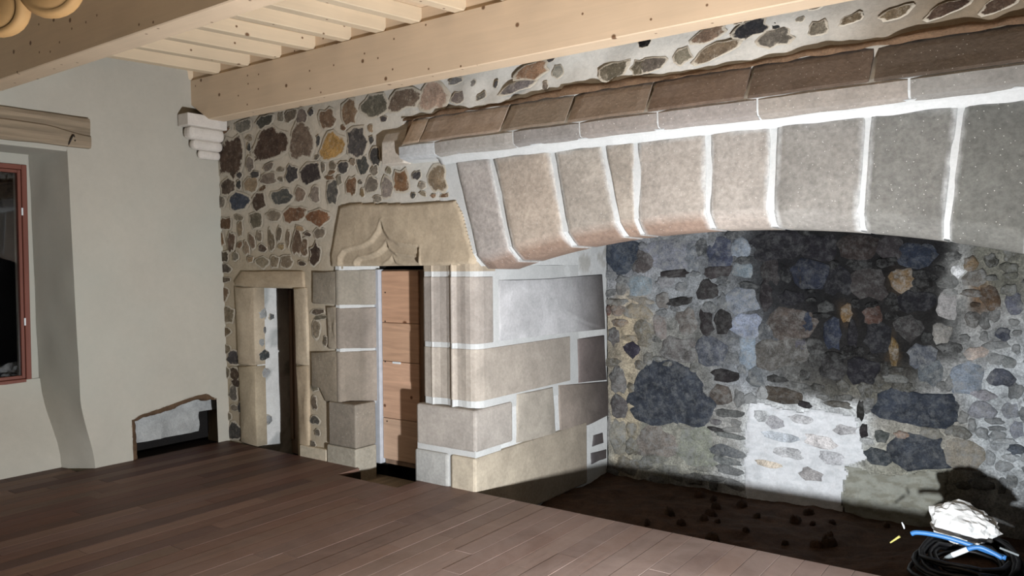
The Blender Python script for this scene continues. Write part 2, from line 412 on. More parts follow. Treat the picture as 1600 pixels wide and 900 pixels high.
RB = [(361,244,38,62,0,DB),(422,226,48,50,0,DB),(471,222,34,52,0,(108,94,80)),(519,229,34,42,0,(166,134,82)),(557,222,30,42,0,DG),(586,245,15,27,0,DG),
(567,259,18,28,0,DG),(486,271,30,30,0,(62,56,54)),(456,272,18,27,0,DG),(419,280,26,18,0,GR),(536,261,16,18,0,DG),(391,256,12,24,0,GR),(374,274,9,11,0,DG),
(398,273,12,12,0,DG),(356,292,22,26,0,(92,80,68)),(392,288,22,24,0,(134,118,96)),(374,315,32,29,0,BL),(344,315,14,18,0,GR),(405,315,19,26,0,DB),
(440,308,33,24,0,(84,84,80)),(469,304,17,24,0,(120,106,92)),(492,305,15,26,10,GR),(519,301,20,36,8,(88,84,78)),(549,290,17,28,0,BR),(580,289,18,26,0,GR),
(605,294,18,34,0,(124,116,106)),(627,285,27,36,-12,(128,96,70)),(651,274,14,13,0,DG),(683,280,26,40,0,(124,108,90)),(459,336,32,24,0,(120,90,66)),
(497,340,35,26,0,(116,82,58)),(427,337,20,17,0,(132,120,102)),(400,344,22,24,0,(104,94,78)),(352,350,20,19,0,(96,72,52)),(342,375,16,22,0,BR),
(361,379,11,30,0,(90,74,60)),(375,358,9,22,0,(128,112,90)),(394,378,9,26,-18,(112,96,78)),(405,370,10,16,0,(128,116,98)),(424,375,9,34,-12,(116,104,86)),
(436,366,7,24,10,(112,100,84)),(450,373,6,26,6,(120,106,88)),(464,380,14,36,8,(104,86,68)),(475,388,12,28,8,(108,90,70)),(493,398,17,34,18,(70,56,46)),
(499,365,16,16,0,(126,114,98)),(348,401,20,17,0,(74,64,54)),(368,401,9,14,0,GR),(350,420,20,13,0,(82,74,64)),(350,437,22,9,0,(96,84,70)),
(410,410,20,18,0,(140,126,104)),(447,409,18,18,0,(136,122,100)),(428,408,14,18,0,(132,118,98)),(385,388,8,20,-15,(140,126,106)),
(347,459,18,22,0,(112,94,72)),(356,491,18,24,0,(118,104,84)),(351,518,18,16,0,(104,86,66)),(364,560,20,22,0,DG),(366,584,14,18,0,DB),(351,581,14,18,0,(116,108,92)),
(368,598,12,12,0,DB),(364,615,13,24,0,(98,92,82)),(375,637,7,16,0,DG),(366,637,10,10,0,GR),(366,674,19,27,0,(72,70,66)),(354,545,14,14,0,(120,108,90)),(356,650,10,14,0,(120,110,94)),
(497,487,22,9,-6,(90,80,68)),(501,496,18,7,-6,(104,94,80)),(494,514,12,28,4,(122,112,94)),(508,533,6,14,10,(110,100,86)),(492,604,10,14,0,(116,106,90)),
(491,630,8,20,0,(104,92,78)),(492,657,14,12,0,(86,82,76)),(489,694,8,9,0,(96,88,78)),(496,676,8,10,0,(112,104,92)),
(380,197,28,18,-4,(116,110,98)),(413,190,24,18,-6,(78,74,68)),(439,184,10,14,-6,(122,114,100)),(454,181,18,18,-8,(112,98,84)),(471,182,15,22,0,(110,98,88)),
(486,176,10,10,-20,DG),(511,186,25,30,8,(124,104,80)),(545,176,26,36,0,(116,96,74)),(586,165,40,36,0,(88,86,74)),(631,156,46,30,-6,(104,92,76)),(677,152,40,40,0,(170,148,128)),
(497,220,6,18,0,DG),(600,186,10,10,0,DG),(530,282,8,14,0,GR),(505,262,6,16,0,GR),(590,311,12,12,0,(130,122,108)),(660,290,12,12,0,(140,132,118)),
(712,126,20,12,0,(108,106,104)),(736,131,16,10,-15,(128,126,120)),(717,152,22,18,-10,(104,98,90)),(752,151,18,10,-20,(108,102,94)),(830,112,48,26,-8,(150,116,92)),
(808,136,48,14,-8,(108,104,100)),(872,112,16,20,-10,(134,130,122)),(852,134,8,12,0,GR),(956,111,46,24,-10,(92,84,70)),(1000,105,26,22,-10,(104,96,80)),
(775,132,6,12,25,DG),(861,93,12,6,-10,DG),(1019,101,42,22,-8,(96,90,82)),(1067,88,24,22,-10,(122,116,104)),(1108,54,50,20,-12,(122,102,84)),
(1118,80,62,22,-12,(120,104,86)),(1154,32,14,12,0,GR),(1172,46,50,24,-12,(40,40,42)),(1214,39,18,15,0,(46,46,48)),(1210,60,48,26,-8,(92,88,80)),
(1279,45,32,22,-10,(112,104,90)),(1234,15,18,12,0,GR),(1274,8,24,12,-8,(110,100,86)),(1330,30,40,14,-14,(112,98,78)),(1400,20,46,16,-12,(104,90,70)),
(1480,14,60,18,-12,(70,56,44)),(1560,8,50,20,-10,(78,62,50)),(1250,30,14,8,0,(120,112,100))]
for s in RB: stone(*s, WALLB, YW, SH_RUB, proud=0.003 if s[2] < 30 else 0.0045)
taken = [(q[0], q[1], q[2] / 2, q[3] / 2) for q in RB] + [(620, 370, 115, 58), (640, 215, 50, 34), (430, 560, 62, 142), (560, 560, 72, 142)]; cnt = 0
for _ in range(6000):                                                # small packing stones in the wide joints
    px, py = random.uniform(340, 700), random.uniform(200, 425); wd, ht = random.uniform(6, 15), random.uniform(6, 17)
    if py < 196 - (px - 322) * 0.19 + 14 or (px > 590 and py < 262) or any(abs(px - a) < wd / 2 + c + 1.5 and abs(py - b) < ht / 2 + d + 1.5 for a, b, c, d in taken): continue
    taken.append((px, py, wd / 2, ht / 2)); cnt += 1
    stone(px, py, wd, ht, random.uniform(-20, 20), random.choice([DB, BR, GR, DG, TN, (132, 120, 102)]), WALLB, YW, SH_RUB, proud=0.003)
    if cnt > 55: break
bl = stone(1007, 66, 20, 18, 0, (14, 13, 12), WALLB, YW, SH_RUB, 0.006, 0, 0); bl.name = 'painted_hole'  # near-black stone put in for the shade of a hole

# dressed stones round the doorways
def slab_px(name, pts, mat, parent, col, proud=0.012, y=YW, back=0.1, bev=0.012, rough=0.004):
    o = slab(name, [at(a, b, 1, y) for a, b in pts], (0, -1, 0), proud, back, mat, parent, S(*col), bev, rough); return o
FR = (176, 162, 140)
slab_px('jamb_stone', [(368, 447), (398, 450), (400, 570), (374, 570)], M_JAMB, WALLB, FR)
slab_px('jamb_stone', [(374, 572), (400, 572), (403, 697), (378, 692)], M_JAMB, WALLB, (168, 155, 132))
slab_px('door_head', [(367, 440), (379, 424), (430, 423), (474, 424), (476, 449), (399, 449), (369, 446)], M_JAMB, WALLB, (166, 150, 126))
slab_px('jamb_stone', [(460, 450), (479, 449), (482, 570), (464, 570)], M_JAMB, WALLB, FR)
slab_px('jamb_stone', [(464, 572), (482, 572), (484, 713), (470, 711)], M_JAMB, WALLB, (172, 156, 132))
# passage behind the small doorway; its black walls stand for the dark inside
PAS = struct(MB().box((D1[0] - 0.3, 5.9, -0.35), (D1[1] + 0.6, 6.0, 2.2)).box((D1[1] + 0.4, YW + 0.15, -0.35), (D1[1] + 0.5, 5.9, 2.2)).box((D1[0] - 0.3, YW + 0.15, 1.75), (D1[1] + 0.6, 5.9, 1.85)).box((D1[0] - 0.3, YW, -0.35), (D1[1] + 0.6, 5.9, -0.3)).obj('wall_passage', M_DARK))
zs2 = lines(-0.3, 1.75, 0.04, []); ys2 = lines(YW + 0.02, 5.9, 0.04, [])
V = [(D1[0] - 0.005 + 0.012 * fbm(y, z, 1, 3) , y, z) for z in zs2 for y in ys2]; n = len(ys2)
F = [(j * n + i, j * n + i + 1, (j + 1) * n + i + 1, (j + 1) * n + i) for j in range(len(zs2) - 1) for i in range(n - 1)]
lw = obj('whitewashed_reveal', V, F, M_WHITEW, PAS, smooth=True)
def lwc(co):
    px, py = pix(co); k = sstep(0.0, 0.25, fbm(co.y, co.z, 4, 4)); c = S(206, 206, 202); d = S(140, 144, 142)
    return [c[i] * (1 - k * .7) + d[i] * k * .7 for i in range(3)]
paint(lw, lwc)
for (px, py, wd, ht, c) in [(412, 555, 18, 20, (62, 66, 66)), (410, 490, 14, 18, (150, 152, 150)), (424, 495, 8, 10, (90, 92, 92)), (413, 516, 5, 12, (110, 110, 108)), (408, 535, 10, 14, (140, 142, 140)), (415, 582, 14, 16, (150, 152, 152)), (420, 655, 12, 16, (140, 142, 142))]:
    c0 = at(px, py, 0, D1[0]); W = abs(at(px + wd / 2, py, 0, D1[0]).y - at(px - wd / 2, py, 0, D1[0]).y); H = (at(px, py - ht / 2, 0, D1[0]) - at(px, py + ht / 2, 0, D1[0])).z
    o = bpy.data.objects.new('stone', random.choice(SH_RUB[1])); COL.objects.link(o); o.parent = PAS; o.location = c0; o.scale = (W, 0.014, H); o.rotation_euler = (0, 0, R(90)); o.color = S(*c)
# dark old door standing open in the passage
DY = 4.74
dp = [at(431, 450, 1, DY), at(464, 444, 1, DY), at(470, 712, 1, DY), at(450, 704, 1, DY), at(444, 640, 1, DY), at(437, 545, 1, DY)]
DOOR1 = struct(obj('door_1', *prism([(p.x, p.z) for p in dp], 1, DY, DY + 0.04), M_DARKW))
p0 = at(453, 450, 1, DY)
obj('door_batten', *box((p0.x, DY - 0.02, 0.0), (p0.x + 0.04, DY, 1.4)), M_DARKW, DOOR1)

# ---- boarded doorway with the ogee lintel
sp = 0.30                                                            # splay: from the wall face back to the door
def jamb_poly(pts): return pts
JX = D2[0]                                                          # arris of the left jamb
def moulded(name, z0, z1, col, mat=M_PIER):
    # hollow-chamfered jamb seen from above: front face, ridge, hollow, reveal
    pl = [(JX - 0.03, YW + 0.1), (JX - 0.03, YW - 0.012), (JX - 0.008, YW - 0.016), (JX + 0.012, YW - 0.006), (JX + 0.03, YW + 0.03), (JX + 0.07, YW + 0.075), (JX + 0.11, YW + 0.12), (JX + 0.15, YW + 0.15), (JX + 0.19, YW + 0.19), (JX + 0.205, YW + 0.235), (JX + 0.205, YW + 0.27), (JX - 0.03, YW + 0.27)]
    o = obj(name, *prism(pl, 2, z0, z1), mat, WALLB, S(*col)); bevel(o, 0.006, 1)
    paint(o, lambda co: [S(*col)[i] * (1.0 + 0.25 * sstep(JX + .1, JX + .2, co.x) * (1 if i < 2 else 1.15)) for i in range(3)]); return o
zc = [at(528, y, 1, YW).z for y in (424, 477, 481, 545, 549, 628)]
moulded('jamb_block', zc[1], zc[0] + 0.012, (134, 128, 116)); moulded('jamb_block', zc[3], zc[2], (128, 120, 110)); moulded('jamb_block', zc[5], zc[4], (130, 121, 109))
def mort_jamb(name, z0, z1):
    pl = [(JX - 0.03, YW + 0.1), (JX - 0.03, YW - 0.008), (JX + 0.01, YW - 0.003), (JX + 0.03, YW + 0.035), (JX + 0.11, YW + 0.126), (JX + 0.18, YW + 0.195), (JX + 0.195, YW + 0.27), (JX - 0.03, YW + 0.27)]
    return obj(name, *prism(pl, 2, z0, z1), M_MORTW, WALLB)
mort_jamb('joint_mortar', zc[5] - 0.02, zc[0] + 0.05)
slab_px('jamb_block', [(489, 424), (526, 424), (526, 476), (489, 474)], M_DRESS, WALLB, (134, 126, 112))
slab_px('jamb_block', [(487, 549), (529, 548), (531, 628), (510, 628), (500, 606), (487, 604)], M_DRESS, WALLB, (134, 124, 108))
slab_px('jamb_block', [(512, 479), (527, 479), (528, 545), (514, 545)], M_DRESS, WALLB, (150, 140, 124))
# square plinth under the left jamb
pz = [at(540, y, 1, YW - 0.03).z for y in (631, 699, 702)]
px0, px1 = at(513, 660, 1, YW - 0.03).x, -4.665
def plinth(name, x0, x1, y0, y1, z0, z1, col, parent):
    o = bbox(name, (x0, y0, z0), (x1, y1, z1), M_DRESS, parent, S(*col), 0.012); return o
plinth('plinth_block', px0, px1, YW - 0.028, YW + 0.2, pz[1], pz[0], (132, 124, 112), WALLB)
plinth('plinth_block', px0 - 0.02, px1 + 0.005, YW - 0.035, YW + 0.2, -0.3, pz[1] - 0.001, (156, 150, 136), WALLB)
plinth('plinth_block', -5.36, px0 - 0.03, YW - 0.03, YW + 0.1, -0.05, at(500, 699, 1, YW).z, (182, 172, 152), WALLB)
# lintel with carved ogee (height field)
LP = [at(a, b, 1, YW) for a, b in [(530, 323), (548, 317), (640, 318), (712, 312), (722, 330), (741, 400), (738, 414), (518, 418), (516, 400)]]
ogee_o = [(530, 420), (531, 402), (538, 391), (550, 387), (566, 384), (580, 376), (591, 361), (597, 343), (602, 360), (610, 372), (624, 380), (657, 384), (657, 420)]
ogee_i = [(552, 420), (553, 408), (560, 402), (574, 400), (588, 394), (597, 386), (603, 376), (607, 388), (618, 397), (657, 402), (657, 420)]
ogee_c = [(588, 420), (596, 412), (604, 406), (608, 399), (613, 410), (630, 416), (657, 417), (657, 420)]
def inside(pts, x, y):
    r = False
    for i in range(len(pts)):
        (x0, y0), (x1, y1) = pts[i], pts[i - 1]
        if (y0 > y) != (y1 > y) and x < (x1 - x0) * (y - y0) / (y1 - y0) + x0: r = not r
    return r
def pdist(pts, x, y):
    b = 1e9
    for i in range(len(pts) - 1):
        (x0, y0), (x1, y1) = pts[i], pts[i + 1]; dx, dy = x1 - x0, y1 - y0
        t = max(0, min(1, ((x - x0) * dx + (y - y0) * dy) / max(dx * dx + dy * dy, 1e-9)))
        b = min(b, math.hypot(x - x0 - t * dx, y - y0 - t * dy))
    return b
lpx = [pix(p) for p in LP]
V = []; F = []; ix = {}; st = 0.0085
x0, x1 = min(p.x for p in LP), max(p.x for p in LP); z0, z1 = min(p.z for p in LP), max(p.z for p in LP)
nx_, nz_ = int((x1 - x0) / st), int((z1 - z0) / st)
def lint_y(x, z, px, py):
    d = -0.016
    e = pdist(lpx + [lpx[0]], px, py); d += 0.014 * (1 - sstep(0, 5, e))
    for pts, dep, wd in ((ogee_o, 0.022, 5.0), (ogee_i, 0.030, 5.0), (ogee_c, 0.025, 4.0)):
        q = pdist(pts, px, py)
        if inside(pts, px, py): d += dep * sstep(0, wd, q)
        else: d -= 0.005 * (1 - sstep(0, 3.0, q))
    if inside([(658, 389), (760, 389), (760, 430), (658, 430)], px, py): d -= 0.0
    return YW + d + 0.003 * nz(x, z, 2, 12)
for i in range(nx_ + 1):
    for j in range(nz_ + 1):
        x = x0 + (x1 - x0) * i / nx_; z = z0 + (z1 - z0) * j / nz_; px, py = pix((x, YW, z))
        if inside(lpx, px, py): ix[(i, j)] = len(V); V.append((x, lint_y(x, z, px, py), z))
for (i, j) in list(ix):
    q = [(i, j), (i + 1, j), (i + 1, j + 1), (i, j + 1)]
    if all(k in ix for k in q): F.append(tuple(ix[k] for k in q))
LIN = obj('ogee_lintel', V, F, M_PIER, WALLB, smooth=True)
bm = bmesh.new(); bm.from_mesh(LIN.data); bmesh.ops.recalc_face_normals(bm, faces=bm.faces)
if sum(f.normal.y for f in bm.faces) > 0: bmesh.ops.reverse_faces(bm, faces=bm.faces)
ed = [e for e in bm.edges if e.is_boundary]; g = bmesh.ops.extrude_edge_only(bm, edges=ed)
for v in g['geom']:
    if isinstance(v, bmesh.types.BMVert): v.co.y = YW + 0.30
bm.to_mesh(LIN.data); bm.free()
paint(LIN, lambda co: [c * (1.0 + 0.12 * fbm(co.x, co.z, 1, 3)) for c in S(168, 154, 132)[:3]])
# door of horizontal boards and its grey edge strip
YD = YW + 0.25
DOOR2 = struct(bbox('door_2', (-4.63, YD + 0.02, -0.02), (-4.19, YD + 0.05, 1.585), M_DARKW, bev=0))
xa, xb = at(598, 600, 1, YD).x, at(655, 600, 1, YD).x
zz = [at(625, y, 1, YD).z for y in (423, 505, 566, 656, 721)]
for i in range(4):
    col = [(190, 152, 124), (194, 158, 130), (194, 158, 132), (194, 164, 140)][i]
    bbox('door_board', (xa, YD, zz[i + 1] + 0.002), (xb, YD + 0.019, zz[i] - 0.002), M_DOORW, DOOR2, S(*col), 0.003, 1)
bbox('edge_strip', (at(586, 600, 1, YD).x - 0.005, YD - 0.03, -0.02), (xa - 0.004, YD + 0.04, 1.59), M_STRIP, DOOR2, bev=0.008)
for (px, py) in [(602, 457), (602, 502), (602, 565), (605, 658)]:
    c = at(px, py, 1, YD); obj('nail_head', *tube([c + Vector((0, 0.002, 0)), c + Vector((0, -0.003, 0))], 0.006, 8), M_IRON, DOOR2)
c = at(620, 567, 1, YD); bbox('white_tag', c + Vector((-0.045, -0.004, -0.008)), c + Vector((0.045, -0.0005, 0.008)), M_WHITE, DOOR2, bev=0)
MB().box((-4.9, YW + 0.3, -0.3), (-4.64, YW + 0.45, 1.7)).box((-4.19, YW + 0.32, -0.3), (-3.96, YW + 0.45, 1.7)).box((-4.9, YW + 0.46, -0.3), (-3.9, YW + 0.5, 1.8)).obj('door_rebate', M_DARK, DOOR2)  # black stands for the shade in the gaps round the door

# ------------------------------------------------------------------ fireplace
FP = thing('fireplace', 'monumental grey stone fireplace with a flat arch, moulded cornice and soot-black back wall', 'fireplace', (ARX, YW, -0.3))
def part(o): return keep(o, FP)
# mortar body of the front: between the arch and the cornice, with soffit and back
xs = [XP - 0.32 + (XR - XP + 0.64) * i / 130 for i in range(131)]
V = []; F = []; rows = 12
for x in xs:
    zi = arch(min(max(x, -3.3), 0.0)) + 0.012
    if x < XP or x > XR: zi = 1.60
    prof = [(YW + 0.36, 2.44)] + [(YW + 0.004 + 0.004 * nz(x, 2.44 - (2.44 - zi - 0.09) * k / (rows - 1), 4, 9), 2.44 - (2.44 - zi - 0.09) * k / (rows - 1)) for k in range(rows)] + [(YW + 0.085, zi), (YW + 0.36, zi)]
    V += [(x, y, z) for y, z in prof]
n = rows + 3
F = [(i * n + j, (i + 1) * n + j, (i + 1) * n + (j + 1) % n, i * n + (j + 1) % n) for i in range(len(xs) - 1) for j in range(n)]
part(obj('arch_mortar', V, F, M_MORTW, smooth=False))
# voussoirs
JO = [((709, 250), (744, 402)), ((768, 246), (800, 398)), ((862, 234), (885, 375)), ((942, 223), (968, 361)), ((993, 214), (994, 356)), ((1107, 203), (1106, 355)), ((1210, 191), (1203, 357)), ((1358, 173), (1343, 363)), ((1503, 156), (1475, 381)), ((1650, 140), (1612, 402)), ((1800, 120), (1750, 440))]
JO = [(at(*a, 1, YW), at(*b, 1, YW)) for a, b in JO]
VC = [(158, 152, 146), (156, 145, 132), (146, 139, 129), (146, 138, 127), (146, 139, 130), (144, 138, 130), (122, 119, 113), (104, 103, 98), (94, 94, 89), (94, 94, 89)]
gap = 0.016; ZT = 2.372
for i in range(10):
    (ta, ba), (tb, bb) = JO[i], JO[i + 1]; V = []; F = []; nc = 25; nr = 22
    gl = gap * random.uniform(0.7, 1.2); gr = gap * random.uniform(0.7, 1.2); sd = i * 7.3
    if i == 4: gl = 0.012
    if i == 3: gr = 0.012
    for c in range(nc):
        u = c / (nc - 1)
        e = 0.011 * (1 - sstep(0, 0.10, min(u, 1 - u)))
        def X(z):
            a = ta.x + (ba.x - ta.x) * (ta.z - z) / (ta.z - ba.z) + gl; b = tb.x + (bb.x - tb.x) * (tb.z - z) / (tb.z - bb.z) - gr
            return a + (b - a) * u + (0.005 * nz(z * 6 + sd, u * 3, 1) if c in (0, nc - 1) else 0)
        xm = X(1.75); zi = arch(min(max(xm, -3.35), 0.05))
        wavy = ZT + 0.012 * nz(xm, sd, 2, 7)
        col = [(X(wavy), YW + 0.3, wavy)]
        for r in range(nr):
            t = r / (nr - 1); z = wavy + (zi + 0.092 - wavy) * t
            ee = max(e, 0.010 * (1 - sstep(0, 0.06, min(t, 1.2 - t))))
            col.append((X(z), YW - 0.008 + ee + 0.006 * nz(xm * 4 + sd, z * 4, 3), z))
        col += [(X(zi + 0.05), YW + 0.038 + e, zi + 0.045), (X(zi), YW + 0.085 + e, zi + 0.004), (X(zi), YW + 0.34, zi)]
        V += col
    n = nr + 4
    F = [(c * n + j, (c + 1) * n + j, (c + 1) * n + j + 1, c * n + j + 1) for c in range(nc - 1) for j in range(n - 1)]
    F += [tuple(range(n)), tuple(range((nc - 1) * n, nc * n))]
    o = obj('voussoir', V, F, M_VOUS, None, smooth=True); part(o)
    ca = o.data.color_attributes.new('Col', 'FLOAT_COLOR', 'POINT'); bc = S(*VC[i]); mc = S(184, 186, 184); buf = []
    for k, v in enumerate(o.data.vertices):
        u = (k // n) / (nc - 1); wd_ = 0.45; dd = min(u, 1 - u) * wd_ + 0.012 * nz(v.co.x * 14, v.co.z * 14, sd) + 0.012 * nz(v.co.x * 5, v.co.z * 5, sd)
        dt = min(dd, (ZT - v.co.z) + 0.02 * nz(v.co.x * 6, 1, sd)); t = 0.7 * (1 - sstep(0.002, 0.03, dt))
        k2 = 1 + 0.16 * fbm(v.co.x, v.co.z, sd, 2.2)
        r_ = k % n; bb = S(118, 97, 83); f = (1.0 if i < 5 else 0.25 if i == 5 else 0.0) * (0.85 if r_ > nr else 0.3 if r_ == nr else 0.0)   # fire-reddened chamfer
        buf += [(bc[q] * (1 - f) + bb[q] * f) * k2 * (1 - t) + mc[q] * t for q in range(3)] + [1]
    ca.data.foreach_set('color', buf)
    for p in o.data.polygons:
        if len(p.vertices) > 4: p.use_smooth = False
# cornice: cove, fascia, weathered slope
YF = YW - 0.13
zb, zf, zt = 2.412, 2.503, 2.735
xe0 = at(622, 232, 1, YF).x
def cprof(a, b, pts, name, mat, col, jw=0.006, closed_y=YW + 0.2, uneven=0.004):
    V = []; F = []; nc = max(3, int((b - a) / 0.06)); n = len(pts) + 2
    for c in range(nc + 1):
        x = a + jw + (b - a - 2 * jw) * c / nc; e = 0.006 if c in (0, nc) else 0
        V += [(x, closed_y, pts[0][1])] + [(x, y + e + uneven * nz(x * 7, z * 9, y), z + uneven * nz(x * 5, y * 9, 4)) for y, z in pts] + [(x, closed_y, pts[-1][1])]
    F = [(c * n + j, (c + 1) * n + j, (c + 1) * n + (j + 1) % n, c * n + (j + 1) % n) for c in range(nc) for j in range(n)]
    F += [tuple(range(n)), tuple(range(nc * n, nc * n + n))]
    return part(obj(name, V, F, mat, None, col))
xend = XR + 0.55
fj = [xe0] + [at(a, b, 1, YF).x for a, b in [(678, 235), (801, 216), (905, 203), (1027, 188), (1183, 170), (1420, 145)]] + [xend]
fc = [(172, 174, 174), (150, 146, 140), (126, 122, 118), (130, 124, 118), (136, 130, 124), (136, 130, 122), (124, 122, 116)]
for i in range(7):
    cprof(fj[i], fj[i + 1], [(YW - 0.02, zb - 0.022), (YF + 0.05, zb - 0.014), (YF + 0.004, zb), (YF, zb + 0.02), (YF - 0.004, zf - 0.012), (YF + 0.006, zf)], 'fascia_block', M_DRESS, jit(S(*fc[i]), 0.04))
sj = [xe0 + 0.03] + [(at(a, b, 1, YF).x + at(c, d, 1, YW).x) / 2 for a, b, c, d in [(655, 222, 668, 187), (783, 207, 795, 165), (885, 192, 897, 147), (1012, 175, 1018, 130), (1168, 155, 1172, 105), (1360, 125, 1370, 70)]] + [xend]
scol = [(192, 174, 156), (174, 160, 144), (150, 138, 124), (138, 125, 111), (124, 110, 98), (112, 100, 90), (104, 94, 84)]  # darker to the right: the lamp's steeper angle put into the colour
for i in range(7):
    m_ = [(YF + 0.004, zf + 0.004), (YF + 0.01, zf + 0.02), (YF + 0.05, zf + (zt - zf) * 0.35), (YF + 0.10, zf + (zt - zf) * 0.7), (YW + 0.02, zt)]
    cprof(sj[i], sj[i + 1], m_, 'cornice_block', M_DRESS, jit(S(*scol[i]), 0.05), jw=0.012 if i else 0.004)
part(obj('cornice_mortar', *prism([(YW + 0.1, zb - 0.03), (YW + 0.0, zb - 0.03), (YF + 0.02, zb + 0.0), (YF + 0.008, zb + 0.03), (YF + 0.008, zf), (YF + 0.022, zf + 0.02), (YW + 0.05, zt - 0.03), (YW + 0.1, zt - 0.03)], 0, xe0 + 0.03, xend - 0.02), M_MORTW))
# cove of mortar under the cornice
V = []; F = []; n = 6
for i in range(121):
    x = at(690, 250, 1, YW).x + (xend - at(690, 250, 1, YW).x) * i / 120; q = 0.012 * nz(x, 1, 1, 6)
    V += [(x, YW + 0.02, ZT - 0.03 + q), (x, YW - 0.012, ZT - 0.012 + q), (x, YW - 0.03, ZT + 0.012 + q * .5), (x, YW - 0.06, zb - 0.018), (x, YF + 0.035, zb - 0.008), (x, YW + 0.02, zb - 0.004)]
F = [(i * n + j, (i + 1) * n + j, (i + 1) * n + (j + 1) % n, i * n + (j + 1) % n) for i in range(120) for j in range(n)] + [tuple(range(n)), tuple(range(120 * n, 121 * n))]
part(obj('cove_mortar', V, F, M_MORTW, smooth=True))
# end block of the cornice
e0 = at(596, 250, 1, YF + 0.06).x; e1 = xe0 - 0.002
part(bevel(obj('cornice_end', *prism([(YW + 0.05, zb - 0.03), (YF + 0.06, zb - 0.03), (YF + 0.06, zf + 0.05), (YF + 0.10, zf + 0.12), (YW + 0.05, zf + 0.17)], 0, e0, e1), M_DRESS, None, S(186, 178, 166)), 0.01))
part(obj('cornice_gap', *prism([(YW + 0.05, zf), (YF + 0.055, zf), (YF + 0.12, zf + 0.2), (YW + 0.05, zf + 0.22)], 0, e1, xe0 + 0.034), M_RAW))
# crumbling earth along the top of the cornice
V = []; F = []; n = 7; nx_ = 260; xa_ = xe0 - 0.06
for i in range(nx_ + 1):
    x = xa_ + (xend - xa_) * i / nx_
    big = max(0.5, 0.9 + 1.2 * fbm(x, 2, 0, 1.3)) * (0.6 if -3.5 < x < -2.7 else 1.0) * (1.0 + 0.5 * sstep(-1.6, -0.3, x)); h = 0.034 * big + 0.012
    for k in range(n):
        t = k / (n - 1); y = YW - 0.016 + 0.06 * t - 0.034 * math.sin(math.pi * min(1, t * 1.15)) * min(1.2, big) + 0.010 * nz(x * 12, k * 1.7, 1)
        V.append((x, y, zt - 0.030 + (h + 0.02) * t + 0.010 * nz(x * 9, k * 2.1, 5)))
F = [(i * n + j, (i + 1) * n + j, (i + 1) * n + j + 1, i * n + j + 1) for i in range(nx_) for j in range(n - 1)]
part(obj('earth_bedding', V, F, M_RAW, smooth=True))

# left pier: moulded front, then the hearth side
PW = (162, 152, 138)
def offset_poly(pl, g):
    n = len(pl); ar = sum(pl[i - 1][0] * pl[i][1] - pl[i][0] * pl[i - 1][1] for i in range(n)); sg = 1 if ar > 0 else -1; out = []
    for i in range(n):
        a, b, c = Vector(pl[i - 1]), Vector(pl[i]), Vector(pl[(i + 1) % n])
        d1, d2 = (b - a).normalized(), (c - b).normalized(); m1 = Vector((-d1.y, d1.x)) * sg; m2 = Vector((-d2.y, d2.x)) * sg
        q = (m1 + m2); q = q.normalized() * min(1.6, 1 / max(0.4, q.length / 2)); out.append((b.x + q.x * g, b.y + q.y * g))
    return out
def pier_profile(yend):            # the moulded front seen from above, running round the corner to yend
    return [(-3.975, YW + 0.30), (-3.975, YW + 0.05), (-3.965, YW + 0.022), (-3.945, YW + 0.008), (-3.91, YW + 0.006), (-3.875, YW + 0.001), (-3.862, YW - 0.008), (-3.850, YW + 0.006), (-3.80, YW + 0.020), (-3.74, YW + 0.022), (-3.695, YW + 0.010), (-3.676, YW - 0.008), (-3.662, YW - 0.010), (-3.652, YW + 0.004), (-3.635, YW + 0.016), (-3.60, YW + 0.016), (-3.55, YW + 0.010), (-3.51, YW + 0.014), (-3.48, YW + 0.030), (-3.462, YW + 0.058), (XP, YW + 0.10), (XP, yend), (XP - 0.2, yend), (XP - 0.2, YW + 0.30)]
def ys_at(px): return at(px, 500, 0, XP).y
zp = [at(700, y, 1, YW).z for y in (425, 536, 544, 624, 634, 700, 707, 758)]
LMC = S(200, 202, 200)
def sooty(base, zlo=None, zhi=None, yhi=None, ylo=None):
    b = S(*base)
    def f(co):
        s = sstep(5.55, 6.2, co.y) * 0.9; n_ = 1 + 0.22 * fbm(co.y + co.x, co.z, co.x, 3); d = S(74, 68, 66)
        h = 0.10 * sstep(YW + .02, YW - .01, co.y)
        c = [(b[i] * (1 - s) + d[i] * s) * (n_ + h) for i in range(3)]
        return c
    return f
def course(z0, z1, yend, col):
    o = part(obj('pier_block', *prism(pier_profile(yend), 2, z0, z1), M_PIER)); bevel(o, 0.006, 2); paint(o, sooty(col)); return o
course(zp[1], zp[0] - 0.035, ys_at(771), (150, 143, 135)); course(zp[3], zp[2], ys_at(891), (160, 152, 141))
core = offset_poly(pier_profile(ys_at(905)), 0.005)
part(obj('pier_mortar', *prism(core, 2, zp[4] - 0.05, 1.61), M_MORTW))
o = part(obj('pier_head', *prism(offset_poly(pier_profile(ys_at(775)), 0.002), 2, zp[0] + 0.004, 1.73), M_PIER)); paint(o, sooty((158, 146, 128)))
def plb(name, a, b, c, bev=0.02):
    o = part(bbox(name, a, b, M_PIER, None, None, bev, 2)); paint(o, sooty(c)); return o
plb('plinth_block', (-4.012, YW - 0.022, zp[5]), (XP + 0.010, ys_at(799), zp[4] - 0.004), (156, 150, 142))
xm = at(702, 730, 1, YW - .03).x
plb('plinth_block', (-4.022, YW - 0.034, -0.3), (xm - 0.012, YW + 0.30, zp[6]), (148, 148, 144))
plb('plinth_block', (xm + 0.012, YW - 0.034, -0.3), (XP + 0.014, ys_at(915), zp[6]), (170, 160, 142))
part(MB().box((-4.005, YW - 0.016, -0.3), (XP + 0.003, YW + 0.29, zp[4] - 0.02)).obj('plinth_mortar', M_MORTW))
